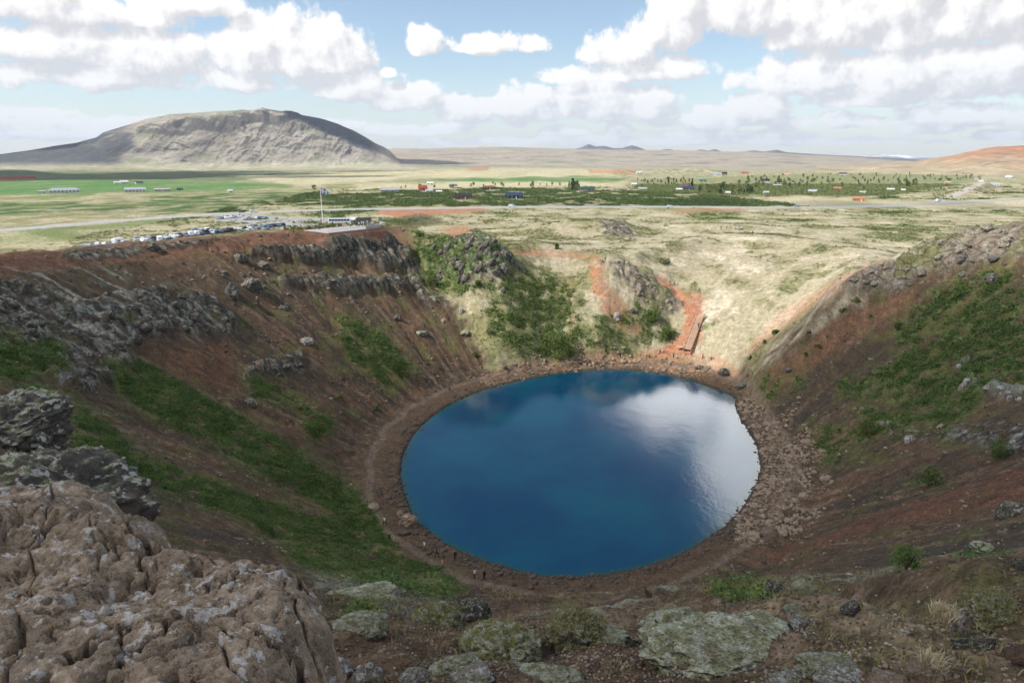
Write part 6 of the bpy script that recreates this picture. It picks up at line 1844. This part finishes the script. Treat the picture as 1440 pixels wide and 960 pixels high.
def person(x, y, z, rz, top, legs, pose, label, group=None, hair='hair', pack=None, child=1.0):
    if pose not in PM: PM[pose] = person_mesh(pose, 1)
    base, mi, hc = PM[pose]
    key = (pose, top, legs)
    if key not in PM:
        me = base.copy(); me.materials.clear()
        for c in ('skin', top, legs, 'black'): me.materials.append(pm(c))
        me.polygons.foreach_set('material_index', mi.astype(np.int32)); PM[key] = me
    o = bpy.data.objects.new('person', PM[key]); COL.objects.link(o); o.location = (x, y, z); o.rotation_euler = (0, 0, rz); o.scale = (child,)*3
    tag(o, label, 'person', group)
    hk = ('hair', hair, pose)
    if hk not in PM:
        bm = bmesh.new(); bmesh.ops.create_icosphere(bm, subdivisions=2, radius=.112)
        for q in bm.verts:
            if q.co.y < -.045 and q.co.z < .03: q.co.y = -.045
            q.co.z = q.co.z*1.02+.022; q.co.y += .018
        me = bpy.data.meshes.new('hair'); bm.to_mesh(me); bm.free(); me.transform(Matrix.Translation(hc)); me.materials.append(pm(hair))
        for p in me.polygons: p.use_smooth = True
        PM[hk] = me
    h = bpy.data.objects.new('hair', PM[hk]); COL.objects.link(h); h.parent = o
    if pack:
        pk = ('pack', pack)
        if pk not in PM:
            bm = bmesh.new(); bmesh.ops.create_cube(bm, size=1.0); bmesh.ops.scale(bm, vec=(.30, .17, .44), verts=bm.verts); bmesh.ops.bevel(bm, geom=bm.edges[:], offset=.05, segments=2, affect='EDGES')
            me = bpy.data.meshes.new('backpack'); bm.to_mesh(me); bm.free(); me.transform(Matrix.Translation((0, .20, 1.22))); me.materials.append(pm(pack)); PM[pk] = me
        b = bpy.data.objects.new('backpack', PM[pk]); COL.objects.link(b); b.location = (x, y, z); b.rotation_euler = (0, 0, rz); b.scale = (child,)*3
        tag(b, '%s backpack worn by the %s' % (pack, label[:1].lower()+label[1:]) if len(label.split()) < 11 else '%s backpack on the back of a walker' % pack, 'backpack')
    return o
def on(px, py): return at(px, py)
def deck(px, py):
    v = np.array(atz(px, py, PZ))-DA0; a = float(np.clip(v@DD, .6, DLEN-.7)); b = float(np.clip(v@DN, .7, DW-.7))
    p = DA0+DD*a+DN*b; return float(p[0]), float(p[1]), PZ
PEOPLE = [
 # near shore path
 (541,738,on,'white','black','walk',2.4,'Person in a white top walking the near left shore path, highest on it',None),
 (548,762,on,'navy','black','walk',2.6,'Person in dark clothes on the grass below the walker in white',None),
 (597,773,on,'white','khaki','walk',2.2,'Person in white top and khaki trousers above the near shore stones',None),
 (614,783,on,'black','black','walk',2.2,'Person all in black walking behind the one in khaki trousers','grey'),
 (622,798,on,'pink','grey','walk',2.2,'Person in a faded pink top lowest on the near left path',None),
 (640,787,on,'black','navy','stand',.3,'Person in black standing at the near left waters edge',None),
 (667,813,on,'white','black','photo',1.5,'Person in white top and black trousers raising both hands, near shore',None),
 (681,815,on,'black','black','stand',-.6,'Person in black standing beside the one raising both hands','black'),
 # far shore
 (872,503,on,'black','black','stand',.5,'Person in black standing alone at the left of the far shore',None),
 (911,491,on,'yellow','khaki','stand',.2,'Person in a yellow top at the edge of the green far slope',None),
 (928,497,on,'grey','navy','stand',-.2,'Person in grey, left one of the group on the far shore',None),
 (933,497,on,'white','grey','stand',.3,'Person in white, right one of the group on the far shore',None),
 (931,508,on,'black','grey','sit',.1,'Person in black sitting on the stones of the far shore',None),
 (908,500,on,'white','green','sit',.4,'Person in white crouching left of the group on the far shore',None),
 (913,502,on,'green','black','sit',.1,'Person in green sitting left of the group on the far shore',None),
 (947,503,on,'grey','black','stand',.4,'Person in grey top below the wooden bench on the far shore',None),
 (952,503,on,'white','navy','sit',0,'Person in white sitting below the wooden bench on the far shore',None),
 (943,513,on,'blue','black','sit',.2,'Person in blue sitting close to the far waters edge',None),
 (988,505,on,'orange','navy','stand',.3,'Person in orange standing right of the staircase foot',None),
 (1000,506,on,'white','black','stand',-.3,'Person in white with black trousers right of the one in orange','black'),
 (972,498,on,'red','black','sit',.2,'Person in dark red sitting at the foot of the staircase',None),
 # stairs and path
 (982,463,on,'black','navy','walk',0,'Person in black walking on the middle of the staircase',None),
 (983,467,on,'grey','black','walk',0,'Person in grey walking a few steps below the one in black',None),
 (981,411,on,'white','grey','stand',.5,'Person in white standing where the red path bends',None),
 (983.5,412,on,'black','khaki','stand',-.4,'Person in black beside the one in white on the path bend',None),
 (942,400,on,'black','grey','walk',1.2,'Person in black descending the red path, ahead of the teal top',None),
 (948,401,on,'teal','navy','walk',1.2,'Person in a teal top descending the upper red path',None),
 (913.5,384,on,'teal','grey','walk',1.2,'Person in teal at the very top of the red path',None),
 (917,386,on,'navy','black','walk',1.2,'Person in navy just below the one at the top of the path',None),
 (847,369,on,'white','grey','stand',.5,'Person in white on the crest of the rocky spur',None),
 (851,367,on,'navy','navy','stand',-.5,'Person in navy on the crest of the rocky spur',None),
 (878,371,on,'grey','black','stand',.5,'Person in grey on the rocks right of the spur crest',None),
 # meadow
 (1014,322,on,'black','black','stand',.5,'Person in black, left of the pair in the meadow beyond the lake',None),
 (1022,322,on,'red','black','stand',-.5,'Person in dark red, right of the pair in the meadow beyond the lake',None),
 (1058,330,on,'navy','navy','stand',.4,'Person in navy beside the flat pale meadow rock',None),
 (1168,336,on,'teal','white','sit',.4,'Person in a teal top resting in the pale meadow on the right',None),
 (1217,341,on,'blue','blue','stand',.4,'Person in blue standing on the right meadow near red soil',None),
 (1094,329,on,'yellow','khaki','sit',.4,'Person in yellow sitting in the meadow between two groups',None),
 # by the road
 (703,299,on,'black','black','stand',.5,'Person in black, left end of the group near the road',None),
 (706,300,on,'khaki','black','sit',.5,'Person in khaki crouching near the road',None),
 (717,299,on,'navy','black','stand',.5,'Person in navy, third of the group near the road',None),
 (721,298.5,on,'red','navy','stand',-.2,'Person in red under the white van near the road',None),
 (724,298,on,'black','grey','stand',.5,'Person in black and grey, right end of the group near the road',None),
 # rim
 (413,326,on,'black','black','walk',1.4,'Person all in black walking on the red rim, left of two',None),
 (424,324.5,on,'green','black','walk',1.4,'Person in dark green walking on the red rim, right of two',None),
]
DECKP = [(476,320,'green','black','stand','Person in dark green at the left end of the platform'),(482.5,319.5,'pink','khaki','stand','Person in pink near the left end of the platform'),
 (493,319.5,'white','black','stand','Person in white standing alone in the middle of the platform'),(502,319,'black','black','stand','Tall person in black on the platform, left of a pair'),
 (505,319,'white','navy','stand','Person in white and navy on the platform, right of a pair'),(523,318.5,'yellow','grey','photo','Person in yellow with raised arms on the platform'),
 (526,317.5,'black','black','photo','Person in black with raised arms next to the one in yellow'),(529,316,'grey','navy','stand','Person in grey behind the raised arms on the platform'),
 (532,315.5,'white','white','stand','Person all in white near the right platform end'),(534.5,315,'navy','black','stand','Person in navy near the right platform end'),
 (536.5,314.6,'white','grey','stand','Person in white and grey at the right platform corner'),(531,317.8,'blue','black','stand','Person in blue leaning at the front rail, right part'),
 (534.5,317.6,'white','black','stand','Person in a white shirt at the front rail beside the one in blue')]
for k, (px, py, fn, top, legs, pose, rz, lab, pack) in enumerate(PEOPLE):
    x, y, z = fn(px, py)
    if 'staircase' in lab and py < 480: z += .5
    person(x, y, z-.02+(-.3 if pose == 'sit' else 0), rz, top, legs, pose, lab[0].upper()+lab[1:], None, 'blond' if k % 4 == 1 else 'hair', pack)
for k, (px, py, top, legs, pose, lab) in enumerate(DECKP):
    x, y, z = deck(px, py); person(x, y, z, rc.uniform(-.8, .8), top, legs, pose, lab, None, 'blond' if k % 3 == 1 else 'hair')
for k, (px, py, top, lab) in enumerate([(539,316,'white','Person in white on the dark knoll beyond the platform end, left one'),(541.5,315.5,'navy','Person in navy on the dark knoll beyond the platform'),
        (543.5,315.8,'black','Person in black on the dark knoll beyond the platform'),(545,318,'pink','Person in pink lowest on the dark knoll beyond the platform')]):
    x, y, z = at(px, py); person(x, y, z-.02, rc.uniform(-.8, .8), top, 'black', 'stand', lab)
# ------------------------------------------------------------------ overhead cumulus and the air
puff_cloud([(-60,60,110),(40,60,120),(150,35,90),(0,-60,120),(110,-40,120),(-130,40,90),(60,110,75),(-110,120,62),(95,85,55),(-10,120,75)], 900, 'white cumulus drifting overhead, its shade over the near half of the crater')
puff_cloud([(-1500,1500,300),(-1900,2300,420),(-1000,1650,280),(-500,1700,190),(-1300,2200,400),(-820,2100,260),(-1400,3000,380),(-700,3100,240)], 2200, 'white cumulus high to the left, shading the dark hay fields')
puff_cloud([(150,560,45),(250,540,45),(350,530,45),(440,520,32),(60,560,36)], 1500, 'small white cumulus high above the road on the right')
puff_cloud([(-4400,6000,450),(-3900,5700,400),(-3450,5600,280),(-4800,6400,500),(-3900,6300,300)], 4200, 'white cumulus far left shading the low end of the mountain')
puff_cloud([(-1500,6500,300),(-1200,6400,330),(-950,6300,300),(-700,6250,220)], 4200, 'white cumulus shading the right flank of the mountain')
def haze():
    m = bpy.data.materials.new('air_haze'); m.use_nodes = True; nt = NT(m.node_tree)
    for n in list(nt.n): nt.n.remove(n)
    v = nt.node('ShaderNodeVolumePrincipled'); v.inputs['Color'].default_value = (.82, .89, 1, 1); v.inputs['Density'].default_value = HAZE; v.inputs['Anisotropy'].default_value = .2
    o = nt.node('ShaderNodeOutputMaterial'); nt.link(v.outputs[0], o.inputs['Volume'])
    mb = MB(); mb.box(-26000, 26000, -26000, 26000, -420, 620); o = mb.build('haze', [m]); tag(o, kind='stuff')
HAZE = 2.6e-5
if HAZE: haze()
# ------------------------------------------------------------------ camera and render settings
cam = bpy.data.cameras.new('camera'); cam.sensor_width = 36; cam.lens = 24.0; cam.clip_start = .1; cam.clip_end = 60000
co = bpy.data.objects.new('camera', cam); COL.objects.link(co)
co.location = (0, 0, CAMZ); co.rotation_euler = (math.pi/2-PITCH, 0, 0)
scene.camera = co
scene.view_settings.view_transform = 'Standard'; scene.view_settings.look = 'None'
scene.view_settings.exposure = .32; scene.view_settings.gamma = 1
scene.cycles.use_denoising = True
scene.cycles.max_bounces = 5; scene.cycles.diffuse_bounces = 2; scene.cycles.glossy_bounces = 2
scene.cycles.volume_bounces = 0; scene.cycles.transparent_max_bounces = 8
scene.cycles.use_adaptive_sampling = True; scene.cycles.adaptive_threshold = .03; scene.cycles.adaptive_min_samples = 16
